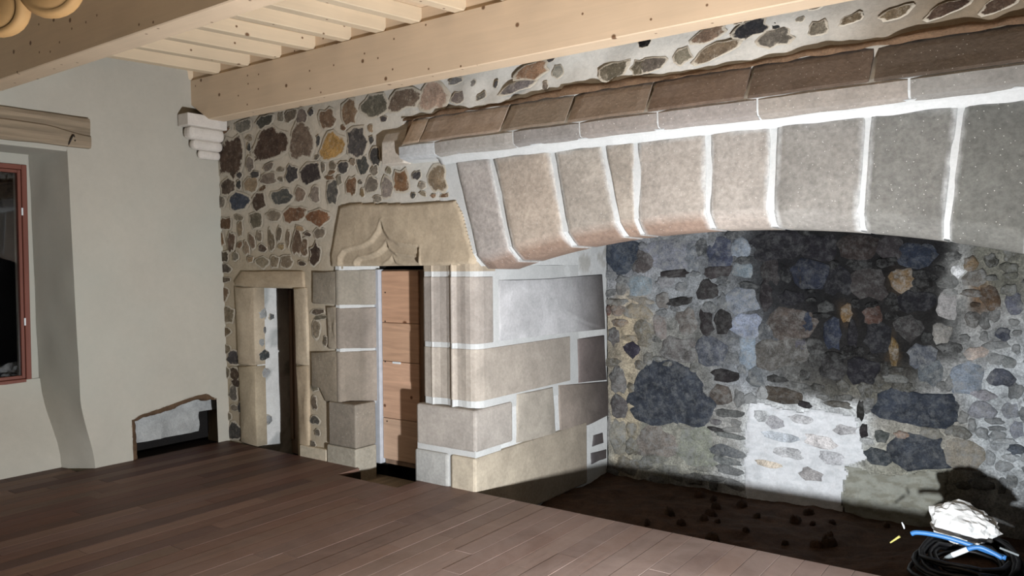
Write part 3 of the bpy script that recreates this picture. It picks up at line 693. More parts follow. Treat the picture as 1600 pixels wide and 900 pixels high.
# hearth side of the pier: mortar sheet, blocks between the photograph's joints
ys2 = lines(YW + 0.13, YB, 0.025, []); zs2 = lines(-0.34, 2.75, 0.03, []); n = len(ys2)
V = [(XP - 0.008 + 0.004 * fbm(y, z, 7, 4), y, z) for z in zs2 for y in ys2]
F = [(j * n + i, j * n + i + 1, (j + 1) * n + i + 1, (j + 1) * n + i) for j in range(len(zs2) - 1) for i in range(n - 1)]
o = part(obj('hearth_side_mortar', V, F, M_MORT, smooth=True))
def sidec(co):
    px, py = pix(co)
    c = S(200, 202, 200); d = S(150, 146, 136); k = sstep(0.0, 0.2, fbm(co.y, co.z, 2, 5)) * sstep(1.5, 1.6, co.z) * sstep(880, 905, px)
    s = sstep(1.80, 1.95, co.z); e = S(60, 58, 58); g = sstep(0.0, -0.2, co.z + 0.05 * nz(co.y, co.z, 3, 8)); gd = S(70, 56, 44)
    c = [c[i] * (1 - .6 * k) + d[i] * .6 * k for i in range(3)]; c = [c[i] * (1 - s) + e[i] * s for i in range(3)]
    return c
paint(o, sidec)
def side(pts, col, proud=0.006):
    o = slab('pier_block', [at(a, b, 0, XP) for a, b in pts], (1, 0, 0), proud, 0.05, M_PIER, None, None, 0.012, 0.004, 4)
    part(o); paint(o, sooty(col)); return o
side([(779, 438), (860, 435), (941, 429), (946, 514), (880, 521), (781, 533)], (182, 182, 182))
side([(903, 530), (944, 524), (948, 594), (904, 599)], (128, 118, 114))
side([(808, 616), (864, 604), (868, 680), (808, 692)], (164, 157, 145))
side([(873, 602), (949, 596), (952, 648), (920, 664), (876, 676)], (140, 130, 120))
side([(928, 680), (942, 676), (943, 692), (926, 698)], (92, 92, 94)); side([(924, 708), (948, 702), (948, 716), (924, 726)], (88, 88, 92))
# right pier and side, outside the frame; inner part black to cut bounced light
part(bbox('pier_block', (XR, YW + 0.3, -0.3), (XR + 0.6, YB, 2.7), M_DARK, None, None, 0.02))
part(bbox('pier_block', (XR, YW - 0.01, -0.3), (XR + 0.6, YW + 0.3, 1.7), M_DRESS, None, S(150, 142, 130), 0.02))
# back wall of the hearth
SOOT = [  # px, py, rx, ry, colour, weight : soot, lime and ochre stains on the masonry itself
 (1000, 400, 70, 60, (138, 140, 142), 1), (1090, 430, 110, 90, (132, 136, 138), 1), (1240, 420, 100, 100, (26, 27, 30), 2.2), (1330, 430, 130, 110, (22, 22, 22), 3), (1390, 500, 115, 100, (28, 27, 26), 2.6), (1300, 550, 90, 70, (34, 33, 33), 2.2), (1225, 500, 60, 60, (44, 43, 43), 1.6), (1120, 400, 60, 36, (78, 80, 84), 1.2), (1120, 520, 50, 50, (70, 70, 70), 1.2), (985, 400, 40, 40, (70, 76, 86), 1.2),
 (1430, 400, 80, 50, (24, 24, 26), 2.4), (1495, 430, 26, 60, (176, 178, 174), 1.6), (1560, 420, 50, 50, (112, 112, 102), 1), (1540, 520, 60, 50, (146, 148, 146), 1.4), (1580, 640, 60, 110, (176, 182, 184), 1.6),
 (1060, 540, 90, 50, (128, 128, 122), 1), (985, 520, 30, 60, (172, 158, 132), 1), (1170, 540, 60, 60, (136, 142, 148), 1.1), (1240, 560, 70, 50, (108, 108, 104), 1), (1350, 600, 90, 30, (118, 116, 106), 1),
 (980, 640, 20, 90, (170, 160, 138), 1), (1060, 700, 80, 40, (138, 138, 128), 1.2), (1140, 680, 30, 70, (146, 146, 142), 1.1), (1240, 700, 90, 66, (206, 210, 210), 3), (1310, 690, 40, 50, (200, 204, 204), 1.6),
 (1400, 745, 90, 44, (142, 142, 130), 2.2), (1430, 690, 80, 40, (150, 148, 138), 1), (1480, 590, 40, 40, (150, 152, 150), 1.2), (1405, 440, 26, 20, (88, 72, 52), 2.0), (1322, 488, 14, 18, (84, 68, 48), 2.0), (1397, 545, 9, 26, (88, 72, 48), 2.0),
 (1530, 470, 24, 40, (110, 84, 56), 1.2)]
def soot(co):
    px, py = pix(co); px += 16 * nz(co.x, co.z, 1, 5) + 9 * nz(co.x, co.z, 2, 14); py += 14 * nz(co.x, co.z, 3, 5) + 8 * nz(co.x, co.z, 4, 14)
    W = 0.02; C = [c * 0.02 for c in S(120, 120, 118)[:3]]
    for (a, b, rx, ry, c, k) in SOOT:
        d = ((px - a) / rx) ** 2 + ((py - b) / ry) ** 2
        if d < 12:
            q = k * math.exp(-d * 2.2); W += q; l = S(*c); C = [C[i] + l[i] * q for i in range(3)]
    c = [x / W for x in C]
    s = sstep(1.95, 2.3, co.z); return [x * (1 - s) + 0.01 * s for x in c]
xs = lines(XP, XR, 0.022, []); zs = lines(-0.34, 2.75, 0.022, [])
BW = part(obj('hearth_back', *sheet(xs, zs, lambda x, z: False, lambda x, z: YB + 0.012 * fbm(x, z, 1, 5) + 0.008 * nz(x, z, 3, 22)), M_SOOT, smooth=True))
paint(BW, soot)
K1, K2, K3, GB, MG = (30, 30, 34), (44, 42, 42), (40, 46, 58), (104, 114, 122), (92, 92, 90)
HS = [(975,395,54,58,0,(50,56,68)),(1005,408,34,34,0,(84,80,78)),(999,447,32,36,0,(122,132,138)),(1050,396,80,44,0,(108,114,120)),(1125,397,40,45,0,(64,70,82)),(1157,388,28,28,0,(124,132,140)),
(1213,385,74,44,0,K1),(1053,428,46,12,-4,K2),(1120,424,44,18,-8,(58,54,54)),(1160,423,36,22,0,GB),(1263,428,54,42,0,(34,38,48)),(1203,425,26,36,0,K2),(1062,471,38,14,-8,K2),(1105,453,28,30,0,K2),
(1237,465,42,22,0,K1),(1198,462,20,44,0,K2),(1073,503,32,38,0,(96,92,86)),(1104,505,20,40,-12,K2),(1130,503,26,38,-12,K2),(1238,507,74,50,-8,(72,64,60)),(987,546,22,24,0,(48,44,54)),(960,525,18,28,-10,(92,88,84)),
(1007,520,26,42,-8,(108,102,90)),(1113,550,50,46,0,(72,76,84)),(1060,548,60,38,0,(100,98,94)),(1218,553,80,46,-8,(84,80,76)),(951,485,6,16,0,(92,70,60)),(965,484,20,17,0,(134,122,108)),(968,504,22,12,0,(128,112,96)),
(1046,621,112,90,0,(48,52,60)),(966,594,24,38,0,(112,108,106)),(968,636,26,36,0,(84,78,80)),(966,682,24,50,0,(118,116,106)),(1025,692,60,46,0,(126,120,116)),(1085,700,58,62,0,(130,132,122)),
(1134,587,38,20,0,K2),(1127,617,32,30,0,(82,76,70)),(1138,646,40,12,0,(84,84,82)),(1118,659,16,9,0,MG),(1120,671,24,6,6,K2),(1142,681,48,9,4,(92,92,92)),(1135,705,46,18,6,(96,98,100)),(1137,720,44,12,4,(108,110,110)),(1140,735,40,14,4,(112,114,112)),
(1222,617,52,26,6,(68,60,54)),(1257,632,20,9,8,K2),(1215,592,32,12,6,K2),(1280,388,60,40,0,K1),(1340,385,58,38,0,(42,36,34)),(1390,388,40,34,0,K2),(1430,398,60,36,0,K3),(1310,440,40,40,0,K1),(1355,445,56,44,0,(46,44,42)),
(1407,437,38,34,-25,(104,86,62)),(1430,472,54,32,0,K1),(1322,490,20,26,0,(104,84,56)),(1364,492,28,28,0,(72,54,46)),(1300,522,30,44,0,K3),(1332,522,14,38,0,K1),(1372,528,38,50,0,K1),(1396,550,13,40,0,(108,90,58)),
(1420,512,40,40,0,(56,54,54)),(1440,557,40,34,0,(84,90,96)),(1496,424,20,20,0,(216,218,214)),(1516,412,20,22,30,(116,100,78)),(1547,466,26,38,-25,(78,62,46)),(1585,476,26,32,0,(92,96,104)),(1567,522,22,22,0,(66,70,78)),
(1525,552,36,18,-14,(170,156,146)),(1345,578,50,38,0,K1),(1398,592,40,12,0,MG),(1455,580,38,38,0,(86,92,98)),(1512,592,46,48,20,(112,118,126)),(1564,591,38,24,0,(78,82,92)),(1575,566,22,16,0,(120,124,126)),
(1537,617,40,16,4,(140,144,146)),(1535,642,38,24,0,(130,136,140)),(1580,642,24,24,0,(132,138,142)),(1431,640,148,54,0,(50,56,64)),(1376,681,22,18,0,(66,70,68)),(1409,680,22,12,0,(138,120,102)),
(1370,713,38,24,0,(60,66,72)),(1438,708,84,50,0,(58,64,72)),(1505,710,66,50,0,(124,120,112)),(1590,672,20,24,0,(128,132,138)),(1588,702,24,16,0,(82,88,98)),(1350,674,12,20,0,K2),(1345,640,12,30,0,K2),(1310,632,40,10,0,(84,80,74)),
(1250,430,10,30,0,K2),(1160,470,46,36,0,(118,126,134)),(1165,510,44,40,0,(126,136,146)),(1168,550,26,46,0,(116,128,140)),(1180,590,26,30,0,(96,100,102)),(1300,575,40,30,0,K2),(1262,505,16,30,0,K3),(1480,480,36,40,0,(148,150,148)),(1470,520,30,30,0,(132,132,126)),
(1212,660,26,18,0,(186,188,188)),(1218,682,50,12,4,(172,176,184)),(1267,742,30,18,8,(160,162,160)),(1230,708,40,14,0,(190,192,192)),(1280,690,44,16,6,(194,196,196)),(1300,716,40,18,4,(184,188,190)),(1320,672,30,14,0,(196,196,194)),(1200,725,34,9,4,(204,194,176)),(1190,650,24,16,0,(196,198,198)),(1250,655,30,12,0,(196,198,198)),
(1040,440,26,18,0,(120,122,124)),(1080,402,20,40,0,(96,100,104)),(1035,470,22,22,0,(112,108,102)),(1030,510,20,36,-10,(114,110,104)),(1250,540,20,20,0,(70,70,74)),(1290,480,24,18,0,(46,46,46))]
for s in HS:
    px, py = s[0], s[1]; lime = 1165 < px < 1345 and py > 640
    o = stone(*s, BW, YB - (0.022 if lime else 0), SH_HE, proud=0.005 if lime else 0.022, kind=0 if s[2] > 60 else None)
    if lime: o.color = o.color[:3] + (0.1,)
taken = [(s[0], s[1], max(s[2], 10) / 2, max(s[3], 10) / 2) for s in HS]; cnt = 0; tries = 0
while cnt < 170 and tries < 16000:
    tries += 1; px = random.uniform(952, 1640); py = random.uniform(362, 760); wd = random.uniform(12, 40); ht = random.uniform(8, 26)
    if py < 362 + max(0, (px - 1250)) * 0.1 or (1160 < px < 1350 and py > 625) or (1320 < px < 1500 and py > 728): continue
    if any(abs(px - a) < (wd / 2 + c) * 0.86 and abs(py - b) < (ht / 2 + d) * 0.86 for a, b, c, d in taken): continue
    taken.append((px, py, wd / 2, ht / 2)); cnt += 1
    c = soot(at(px, py, 1, YB)); k = random.uniform(0.35, 0.8)
    o = stone(px, py, wd, ht, random.uniform(-12, 12), (100, 100, 100), BW, YB, SH_HE, 0.018); o.color = (c[0] * k, c[1] * k, c[2] * k, min(1, 0.2 + c[1] * 4))
def patch(name, pts, col, mat, y0, sub):
    P = [at(a, b, 1, YB) for a, b in pts]; x0, x1 = min(p.x for p in P), max(p.x for p in P); z0, z1 = min(p.z for p in P), max(p.z for p in P)
    st = 0.012; V = []; F = []; ix = {}; nx, nz2 = int((x1 - x0) / st) + 4, int((z1 - z0) / st) + 4
    for i in range(-3, nx):
        for j in range(-3, nz2):
            x, z = x0 + i * st, z0 + j * st; px, py = pix((x, YB, z)); px += 7 * nz(x, z, 1, 9) + 4 * nz(x, z, 2, 30); py += 6 * nz(x, z, 3, 9) + 4 * nz(x, z, 4, 30)
            if inside(pts, px, py):
                d = pdist(pts + [pts[0]], px, py); ix[(i, j)] = len(V); V.append((x, y0 - 0.010 * sstep(0, 6, d) - 0.008 * abs(fbm(x, z, 1, 6)) - 0.004 * nz(x, z * 1.8, 5, 16), z))
    for (i, j) in list(ix):
        q = [(i, j), (i + 1, j), (i + 1, j + 1), (i, j + 1)]
        if all(k in ix for k in q): F.append(tuple(ix[k] for k in q))
    o = obj(name, V, F, mat, BW, smooth=True, fix=False); c = S(*col); d = S(*sub)
    if o.data.polygons[0].normal.y > 0: o.data.flip_normals()
    def f(co):
        t = sstep(-0.1, 0.35, fbm(co.x * 1.2, co.z * 3.2, 9, 7)); return [c[i] * (1 - t) + d[i] * t for i in range(3)]
    paint(o, f)
patch('limewash_patch', [(1167, 628), (1195, 632), (1240, 640), (1290, 640), (1340, 650), (1347, 690), (1352, 722), (1322, 728), (1318, 820), (1163, 810), (1166, 700)], (214, 217, 219), M_LIME, YB - 0.006, (202, 206, 208))
patch('plaster_patch', [(1320, 726), (1345, 732), (1400, 740), (1450, 735), (1490, 740), (1478, 780), (1460, 830), (1318, 830)], (146, 148, 138), M_LIME, YB - 0.004, (128, 128, 116))
# hood inside, unlit
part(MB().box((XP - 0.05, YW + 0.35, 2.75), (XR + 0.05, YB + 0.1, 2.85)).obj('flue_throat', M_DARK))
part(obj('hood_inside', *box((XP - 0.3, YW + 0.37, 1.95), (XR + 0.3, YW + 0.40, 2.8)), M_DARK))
# hearth floor
def hz(x, y):
    z = -0.30 + 0.025 * fbm(x, y, 0, 2.5) + 0.012 * nz(x, y, 4, 12)
    z += 0.20 * math.exp(-((x + 0.40) / 0.50) ** 2 - ((y - 5.35) / 0.50) ** 2)
    return z
xs = lines(XP - 0.02, XR + 0.02, 0.03, []); ysf = lines(4.30, YB + 0.03, 0.03, []); n = len(ysf)
V = [(x, y, hz(x, y)) for x in xs for y in ysf]
F = [(i * n + j, (i + 1) * n + j, (i + 1) * n + j + 1, i * n + j + 1) for i in range(len(xs) - 1) for j in range(n - 1)]
HF = part(obj('hearth_floor', V, F, M_EARTH, smooth=True))
M_CLOD = stone_mat('earth_clod', lo=0.6, hi=1.3, fine=0.5, bst=0.8, scale=9)
for i in range(30):
    px = random.uniform(1000, 1400); py = random.uniform(770, 870)
    if py < 735 + (px - 950) * 0.2 or py > 805 + (px - 900) * 0.2: continue
    c = at(px, py, 2, -0.3); r_ = random.uniform(0.015, 0.05)
    o = bpy.data.objects.new('clod', random.choice(SH_HE[1])); COL.objects.link(o); o.parent = HF
    o.location = (c.x, c.y, hz(c.x, c.y) + 0.01); o.rotation_euler = (R(-90 + random.uniform(-20, 20)), 0, random.uniform(0, 6)); o.scale = (r_ * 2, r_ * 0.8, r_ * 1.6)
    o.color = jit(S(62, 46, 35), 0.15)[:3] + (0.0,)

# ------------------------------------------------------------------ left wall: plaster, window recess, low niche
RY = 3.03            # far side of the recess
def recy(z): return 3.0 + 0.02 * (2.5 - z) / 2 + 0.09 * sstep(0.6, 0.0, z)       # arris of the recess
Z1, YN0, YN1 = 2.56, 3.43, 4.235
def nich_top(y): return 0.37 + 0.09 * sstep(3.45, 4.1, y) - 0.06 * sstep(4.12, 4.24, y) - 0.03 * sstep(3.52, 3.44, y)
zs = lines(-0.05, 3.5, 0.05, [Z1]); V = []; F = []; NY = 40
for z in zs:
    for i in range(NY + 1):
        y0 = recy(min(z, Z1)); y = y0 + (4.45 - y0) * i / NY
        V.append((xleft(z) + 0.006 * fbm(y, z, 2, 1.5), y, z))
n = NY + 1
def in_niche(y, z): return YN0 < y < YN1 and z < nich_top(y)
for j in range(len(zs) - 1):
    for i in range(NY):
        if zs[j] < 0.5 and V[j * n + i][1] > 3.35: continue              # lower corner meshed finely below
        F.append((j * n + i, j * n + i + 1, (j + 1) * n + i + 1, (j + 1) * n + i))
WALLL = struct(obj('wall_left', V, F, M_PLAS, smooth=True))
mb = MB()
jz = next(z for z in zs if z >= 0.5); iy = next(V[i][1] for i in range(n) if V[[j for j in range(len(zs)) if zs[j] < 0.5][-1] * n + i][1] > 3.35)
# fine plaster round the niche, columns from the niche head up
ysn = lines(3.33, 4.45, 0.02, [YN0, YN1]); Vn = []; Fn = []
for y in ysn:
    zb_ = nich_top(min(max(y, YN0), YN1)) if YN0 - 1e-6 <= y <= YN1 + 1e-6 else -0.05
    for k in range(9):
        z = zb_ + (0.56 - zb_) * k / 8; Vn.append((xleft(z) + 0.006 * fbm(y, z, 2, 1.5) + 0.0005, y, z))
for i in range(len(ysn) - 1):
    a_in = YN0 - 1e-6 <= ysn[i] <= YN1 + 1e-6; b_in = YN0 - 1e-6 <= ysn[i + 1] <= YN1 + 1e-6
    if a_in != b_in:
        # split column at the niche edge: replace by straight strip
        y0, y1 = ysn[i], ysn[i + 1]; b0 = len(Vn)
        for y in (y0, y1):
            for k in range(9):
                z = -0.05 + 0.61 * k / 8; Vn.append((xleft(z) + 0.006 * fbm(y, z, 2, 1.5) + 0.0005, y, z))
        for k in range(8): Fn.append((b0 + k, b0 + 9 + k, b0 + 10 + k, b0 + 1 + k))
        continue
    for k in range(8): Fn.append((i * 9 + k, (i + 1) * 9 + k, (i + 1) * 9 + k + 1, i * 9 + k + 1))
obj('niche_surround', Vn, Fn, M_PLAS, WALLL, smooth=True)
# raw edge of the niche (broken earth render), rough back and dark sides
XB = -6.66
V = []; F = []; rim = []
for k in range(13): rim.append((YN0, -0.03 + (nich_top(YN0) + 0.03) * k / 12))
for k in range(1, 30): y = YN0 + (YN1 - YN0) * k / 30; rim.append((y, nich_top(y)))
for k in range(13): rim.append((YN1, nich_top(YN1) - (nich_top(YN1) + 0.03) * k / 12))
rim = rim[:-12]
for (y, z) in rim:
    cy, cz = 3.85, 0.12; dy, dz = cy - y, cz - z; L_ = math.hypot(dy, dz)
    for k, (dx, ins) in enumerate(((0.003, -0.006), (-0.012, 0.014), (-0.03, 0.05 if y < 4.2 else 0.012), (-0.05, 0.056 if y < 4.2 else 0.016), (-0.10, 0.06 if y < 4.2 else 0.016))):
        j = 0.008 * nz(y * 20, z * 20, k); V.append((xleft(z) + dx + j, y + dy / L_ * (ins + j), z + dz / L_ * (ins + j)))
F = [(i * 5 + k, (i + 1) * 5 + k, (i + 1) * 5 + k + 1, i * 5 + k + 1) for i in range(len(rim) - 1) for k in range(4)]
obj('niche_edge', V, F, M_RAW, WALLL, smooth=True)
ysn = lines(3.35, 4.5, 0.03, []); zsn = lines(-0.3, 0.55, 0.03, [])
V = [(XB + 0.06 + 0.03 * fbm(y, z, 5, 5) - (0.0), y, z) for z in zsn for y in ysn]; n2 = len(ysn)
F = [(j * n2 + i, j * n2 + i + 1, (j + 1) * n2 + i + 1, (j + 1) * n2 + i) for j in range(len(zsn) - 1) for i in range(n2 - 1) if not (V[j * n2 + i][1] > 4.15 and zsn[j] < 0.27) and not zsn[j] < 0.075]
obj('niche_back', V, F, M_NICHE, WALLL, smooth=True)
obj('niche_void', *box((XB - 0.2, 3.3, -0.32), (XB - 0.1, 4.6, 0.6)), M_DARK, WALLL)  # black sheet put in for the shade behind the niche
# recess: far reveal, apron under the window, head
def xap(z): return -6.67 - 0.24 * sstep(0, 1, z / 0.72) if z < 0.72 else -6.91        # battered apron, then the window plane
_r = [at(95, 728, 0, -6.67), at(62, 597, 0, -6.91), at(46, 240, 0, -6.91)]
def rear_y(z): return _r[0].y + (_r[1].y - _r[0].y) * z / 0.72 if z < 0.72 else _r[1].y + (_r[2].y - _r[1].y) * (z - 0.72) / 1.85
V = []; F = []
for z in zs:
    if z > Z1: break
    for k in range(7):
        t = k / 6; q = 0.008 * nz(z * 3, t * 3, 9)
        V.append((xleft(z) * (1 - t) + (xap(max(z, 0)) - 0.01) * t, recy(z) * (1 - t) + rear_y(max(z, 0)) * t + q * (0 if k == 0 else 1), z))
nzr = sum(1 for z in zs if z <= Z1)
F = [(j * 7 + k, (j + 1) * 7 + k, (j + 1) * 7 + k + 1, j * 7 + k + 1) for j in range(nzr - 1) for k in range(6)]
obj('recess_side', V, F, M_PLAS, WALLL, smooth=True)
V = [(xap(max(z, 0)) + 0.004 * nz(y, z, 3, 3), y, z) for z in (-0.05, 0, .1, .2, .3, .4, .5, .6, .7, .715) for y in (0.9, 1.4, 1.9, 2.4, 2.7, 3.05)]
F = [(j * 6 + k, j * 6 + k + 1, (j + 1) * 6 + k + 1, (j + 1) * 6 + k) for j in range(9) for k in range(5)]
obj('recess_apron', V, F, M_PLAS, WALLL, smooth=True)
bbox('recess_head', (-7.1, 0.9, 2.545), (-6.50, 3.02, 2.64), M_PLAS, WALLL, bev=0.01)
WX = -6.925          # plaster round the window frame
fy1 = at(45, 430, 0, WX).y; fz0, fz1 = at(52, 597, 0, WX).z, at(30, 257, 0, WX).z; fy0 = 1.5
MB().box((WX - 0.25, fy1, 0.60), (WX, 3.05, 2.6)).box((WX - 0.25, fy0 - 0.6, fz1), (WX, fy1, 2.6)).box((WX - 0.25, fy0 - 0.6, 0.60), (WX, fy0, fz1)).box((WX - 0.25, fy0, 0.60), (WX, fy1, fz0)).obj('window_reveal', M_PLAS, WALLL)
MB().box((-6.9, -2.7, -0.05), (-6.42, 0.95, 3.5)).box((-6.9, 0.9, 2.62), (-6.5, 3.02, 3.5)).obj('wall_rest', M_PLAS, WALLL)
# window: painted frame, casement, panes, hinges
WIN = struct(MB().box((WX - 0.06, fy1 - 0.04, fz0), (WX + 0.012, fy1, fz1)).box((WX - 0.06, fy0, fz0), (WX + 0.012, fy0 + 0.04, fz1)).box((WX - 0.06, fy0 + 0.04, fz1 - 0.04), (WX + 0.012, fy1 - 0.04, fz1)).box((WX - 0.06, fy0 + 0.04, fz0), (WX + 0.016, fy1 - 0.04, fz0 + 0.035)).obj('window_1', M_REDW))
bevel(WIN, 0.004, 1)
ym = (fy0 + fy1) / 2
for (a, b) in ((ym + 0.004, fy1 - 0.043), (fy0 + 0.043, ym - 0.004)):
    z0_, z1_ = fz0 + 0.038, fz1 - 0.043; s = 0.026
    ca = bevel(MB().box((WX - 0.04, a, z0_), (WX + 0.004, a + s, z1_)).box((WX - 0.04, b - s, z0_), (WX + 0.004, b, z1_)).box((WX - 0.04, a + s, z0_), (WX + 0.004, b - s, z0_ + s)).box((WX - 0.04, a + s, z1_ - s), (WX + 0.004, b - s, z1_)).obj('casement', M_REDW, WIN), 0.003, 1)
    obj('pane', *box((WX - 0.024, a + s, z0_ + s), (WX - 0.020, b - s, z1_ - s)), M_GLASS, ca)
for z in (fz0 + 0.5, fz1 - 0.38):
    obj('hinge', *tube([(WX + 0.012, fy1 - 0.042, z - 0.03), (WX + 0.012, fy1 - 0.042, z + 0.03)], 0.007, 8), M_WHITE, WIN)
obj('night_void', *box((-7.9, 0.5, 0.2), (-7.85, 3.6, 3.0)), plain('night_dark', S(6, 6, 7), 0.9), WALLL)

# old oak lintel over the window, with its iron hook
lz0, lz1 = 2.582, 2.822
V = []; F = []; nn = 34; cs = 10
for i in range(nn + 1):
    y = 1.2 + (3.165 - 1.2) * i / nn; ring = []
    tz = lz1 + 0.012 * nz(y, 0, 1, 3); bz = lz0 + 0.012 * nz(y, 0, 5, 3); mz = lz0 + 0.15 + 0.02 * nz(y, 2, 2, 2) - 0.05 * sstep(2.8, 3.15, y)
    xf = -6.47
    ring = [(xf - 0.1, bz), (xf + 0.012, bz), (xf + 0.024 + 0.006 * nz(y, 1, 1, 6), bz + 0.02), (xf + 0.026, mz - 0.04), (xf + 0.024, mz - 0.008), (xf + 0.008, mz + 0.004), (xf + 0.010, mz + 0.02), (xf + 0.014 + 0.006 * nz(y, 4, 1, 6), tz - 0.03), (xf + 0.004, tz), (xf - 0.1, tz)]
    V += [(a, y, b) for a, b in ring]
F = [(i * cs + k, (i + 1) * cs + k, (i + 1) * cs + (k + 1) % cs, i * cs + (k + 1) % cs) for i in range(nn) for k in range(cs)] + [tuple(range(cs)), tuple(range(nn * cs, nn * cs + cs))]
LINT = tag(obj('window_lintel', V, F, M_OLDW), 'weathered old oak lintel set in the plaster above the dark window', 'lintel')
hk = [at(a, b, 0, -6.44) for a, b in [(108, 228), (109, 220), (112, 213), (115, 211), (117, 214), (119, 218), (117, 220)]]
hk[0].x -= 0.03; hk = [h + Vector((0.012 * math.sin(i), 0, 0)) for i, h in enumerate(hk)]
obj('hook', *tube(spline(hk, 4), 0.006, 8), M_IRON, LINT)

# ------------------------------------------------------------------ rest of the room shell
struct(obj('wall_right', *box((2.6, -2.8, -0.3), (2.7, 4.5, 3.5)), M_DARKST))
struct(obj('wall_front', *box((-6.9, -2.8, -0.3), (2.7, -2.7, 3.5)), M_DARKST))
CEIL = struct(obj('ceiling', *box((-6.95, -2.75, ZC + 0.026), (2.7, 4.7, ZC + 0.06)), M_PINEY))
y = 2.2; i = 0
while y < 4.2:
    o = obj('ceiling_board', *box((-3.5, 0.002, 0), (3.5, 0.168, 0.022)), M_PINE, CEIL); bevel(o, 0.003, 1)
    o.location = (-3.3 + random.uniform(-0.1, 0.1), y, ZC + 0.003); y += 0.17
# big beams
BZ0, BZ1 = 2.935, 3.318
BF = 4.10
b1 = bevel(obj('ceiling_beam', *prism([(0, BZ1), (0, 3.10), (0.28, BZ0), (7.6, BZ0), (7.6, BZ1)], 1, 0, 0.16), M_PINE), 0.006, 1); b1.location = (xleft(3.2) - 0.02, BF, 0)
tag(b1, 'pale planed spruce beam lying along the rubble wall above the fireplace', 'beam')
b2 = bevel(obj('ceiling_beam', *box((0, 0, BZ0 + 0.005), (8.6, 0.16, ZC + 0.002)), M_PINE), 0.006, 1); b2.location = (-6.75, 2.385, 0)
tag(b2, 'nearer spruce ceiling beam with shaded brown side, crossing the top left corner', 'beam')
obj('beam_end_dark', *prism([(-6.7, 3.0), (-6.7, 3.16), (-6.2, 3.16), (-6.2, 2.96)], 1, 4.27, 4.34), M_DARK, WALLB)  # black block put in for the dark hole at the beam end
# joists lying on the beams, slightly askew
jx = [at(a, b, 1, BF).x for a, b in [(341, 115), (387, 102), (436, 89), (489, 75), (545, 61), (599, 47), (655, 32)]]
jx = [jx[0] - 0.42] + jx
while jx[-1] < 0.2: jx.append(jx[-1] + 0.40)
ords = ['first', 'second', 'third', 'fourth', 'fifth', 'sixth', 'seventh', 'eighth', 'ninth', 'tenth', 'eleventh', 'twelfth', 'thirteenth', 'fourteenth', 'fifteenth', 'sixteenth', 'seventeenth', 'eighteenth', 'nineteenth']
jm = None
for i, x in enumerate(jx):
    if jm is None:
        o = bevel(obj('joist', *box((-0.085, -1.60, 0), (0, 0.3, 0.104)), M_PINEY), 0.004, 1); jm = o.data
    else: o = link('joist', jm)
    o.location = (x, BF, BZ1 + 0.001); o.rotation_euler = (0, 0, R(-12))
    tag(o, '%s pale spruce joist counting from the plaster wall, between the two beams' % ords[i], 'joist', 'joists between the two ceiling beams')
    if i:
        ib = obj('infill_board', *box((jx[i - 1] + 0.004, BF + 0.02, BZ1 + 0.002), (x - 0.09, BF + 0.045, ZC)), M_PINE, CEIL)

# corbel in the corner under the beam
cy0 = 3.99; cx = xleft(2.9)
C = thing('corbel', 'stepped limewashed stone corbel in the corner under the beam end', 'corbel', (cx, 4.3, 2.6))
def cb(name, x1, y0, z0, z1, bev=0.01):
    return keep(bbox(name, (cx + 0.012, y0, z0), (cx + x1, 4.345, z1), M_CORB, None, None, bev, 3), C)
cb('abacus', 0.17, 3.95, 2.875, 2.985, 0.008)
cb('upper_step', 0.145, 3.985, 2.765, 2.885, 0.045)
cb('middle_step', 0.115, 4.04, 2.68, 2.775, 0.04)
cb('lower_step', 0.075, 4.12, 2.605, 2.69, 0.035)

# ------------------------------------------------------------------ hanging yellow shade near the camera
PD = 2.05
def near(px, py, d=PD): return CAM + (RGT * (px - 800) - UPV * (py - 450) + FWD * FPX) * (d / FPX)
PC = near(6, -85)
PEN = thing('hanging_shade', 'yellow shade of rounded lobes, cut off by the top left corner', 'lamp shade', PC)
ax = (FWD * -1 + Vector((0, 0, -0.08))).normalized(); ex = RGT; ey = ax.cross(ex).normalized(); ex = ey.cross(ax).normalized()
def petal(ang):
    V = []; F = []; n = 28; rr = 0.086
    rings = [(0, 0.040), (0.4, 0.038), (0.70, 0.031), (0.77, 0.0265), (0.83, 0.029), (0.93, 0.020), (1.0, 0.0), (0.97, -0.012), (0.8, -0.010)]
    cx_ = PC + (ex * math.cos(ang) + ey * math.sin(ang)) * 0.151; tl = R(10)
    rd = ex * math.cos(ang) + ey * math.sin(ang); tg = ax.cross(rd); a2 = (ax * math.cos(tl) + rd * math.sin(tl)).normalized(); r2 = tg.cross(a2).normalized()
    for f, h in rings:
        for k in range(n):
            t = 2 * math.pi * k / n; V.append(cx_ + r2 * (f * rr * math.cos(t)) + tg * (f * rr * 1.04 * math.sin(t)) + a2 * h)
    F = [(q * n + k, q * n + (k + 1) % n, (q + 1) * n + (k + 1) % n, (q + 1) * n + k) for q in range(len(rings) - 1) for k in range(n)]
    return keep(obj('petal', V, F, M_YEL, None, smooth=True), PEN)
tgt = near(75, -26) - PC; a0 = math.atan2(tgt.dot(ey), tgt.dot(ex))
for k in range(6): petal(a0 + R(60 * k))
keep(obj('hub', *tube([PC - ax * 0.03, PC + ax * 0.02], 0.07, 20), M_YEL, None), PEN)
keep(obj('cord', *tube([PC, (PC.x, PC.y, ZC + 0.03)], 0.004, 6), M_RUBBER), PEN)

# ------------------------------------------------------------------ things lying in the hearth
PY = 5.22
def pt(px, py, y=PY): return at(px, py, 1, y)
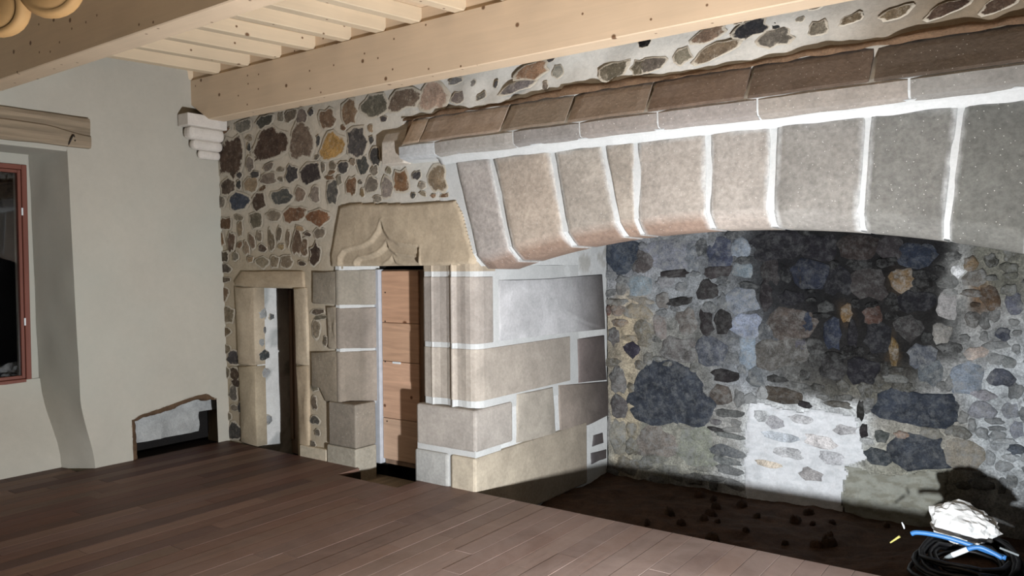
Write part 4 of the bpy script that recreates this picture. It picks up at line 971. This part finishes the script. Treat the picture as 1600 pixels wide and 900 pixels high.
# crumpled paper
c0 = pt(1505, 822); rx = (pt(1563, 822) - pt(1449, 822)).length / 2
bm = bmesh.new(); bmesh.ops.create_icosphere(bm, subdivisions=4, radius=1)
for v in bm.verts:
    d = v.co.normalized(); p = d * 1.6
    cell = noise.voronoi(p * 1.1 + Vector((3, 1, 7)))[0]; ridge = cell[1] - cell[0]
    k = 0.86 + 0.30 * min(ridge, 0.6) + 0.10 * noise.noise(p * 3) + 0.05 * noise.noise(p * 8)
    v.co = Vector((d.x * rx * k, d.y * 0.16 * k, d.z * 0.128 * k * (1.0 + (-0.30 * d.x if d.z > 0 else -0.25 * d.x))))
me = bpy.data.meshes.new('crumpled_paper'); bm.to_mesh(me); bm.free()
pap = link('crumpled_paper', me, M_PAPER); pap.location = (c0.x, PY + 0.05, c0.z - 0.005)
tag(pap, 'crumpled white paper ball lying on the black cable coil in the hearth', 'paper')
# coil of black cable, lying on the earth
cc = at(1512, 885, 2, -0.12); COILT = thing('cable_coil', 'thick loose coil of black cable on the earth at the right end of the hearth', 'cable', (cc.x, cc.y, -0.2))
def winding(name, turns, r0, dr, lift, rad, sq, ph):
    pts = []
    for k in range(turns * 22):
        t = k / 22; a = 2 * math.pi * t; r_ = r0 + 0.02 * math.sin(1.7 * a + ph) + dr * t
        x_, y_ = cc.x + r_ * math.cos(a), cc.y + 0.02 + r_ * sq * math.sin(a)
        pts.append((x_, y_, max(hz(x_, y_) + rad + 0.004, -0.20) + 0.012 + lift * t + 0.010 * math.sin(3 * a + t + ph)))
    keep(obj(name, *tube(pts, rad, 8), M_RUBBER, smooth=True), COILT)
winding('cable_winding', 7, 0.30, -0.012, 0.015, 0.013, 0.92, 1.0)
winding('cable_winding', 4, 0.19, -0.004, 0.017, 0.012, 0.85, 2.2)
YT = 5.02
def tp(px, py, y=YT): return at(px, py, 1, y)
tb = spline([tp(1424, 834), tp(1432, 832), tp(1452, 834), tp(1480, 840), tp(1512, 850), tp(1545, 862), tp(1572, 872)], 6)
tag(obj('blue_tube', *tube(tb, 0.0135, 10), M_BLUE, smooth=True), 'long bright blue plastic tube lying across the coil before the paper', 'tube')
T2 = thing('tipped_tube', 'short blue tube with white sleeve and grey tip below the long blue one', 'tube', tp(1500, 862, YT - 0.03))
y2 = YT - 0.03
keep(obj('blue_end', *tube(spline([tp(1512, 858, y2), tp(1522, 855.5, y2), tp(1534, 856, y2), tp(1552, 864, y2), tp(1566, 872, y2)], 5), 0.013, 10), M_BLUE, smooth=True), T2)
keep(obj('white_sleeve', *tube([tp(1488, 867.5, y2), tp(1512, 858, y2)], 0.0145, 10), M_WHITE, smooth=False), T2)
keep(obj('grey_tip', *tube([tp(1474, 874, y2), tp(1478, 872, y2), tp(1488, 867.5, y2)], [0.003, 0.011, 0.014], 10), M_GREYP), T2)
tag(obj('grey_rod', *tube([tp(1562, 856), tp(1592, 868)], 0.006, 8), M_GREYP), 'thin grey rod at the right of the crumpled paper', 'rod')
tag(obj('yellow_stick', *tube([tp(1391, 848), tp(1406, 838)], [0.004, 0.007], 8), M_YSTICK), 'little yellow stick at the left rim of the cable coil', 'stick')
tag(obj('white_twig', *tube([tp(1413, 826, 5.2), tp(1411.5, 821, 5.2), tp(1409, 816, 5.2)], [0.004, 0.006, 0.003], 8), M_WHITE), 'tiny pale twig standing on the earth left of the blue tube', 'twig')
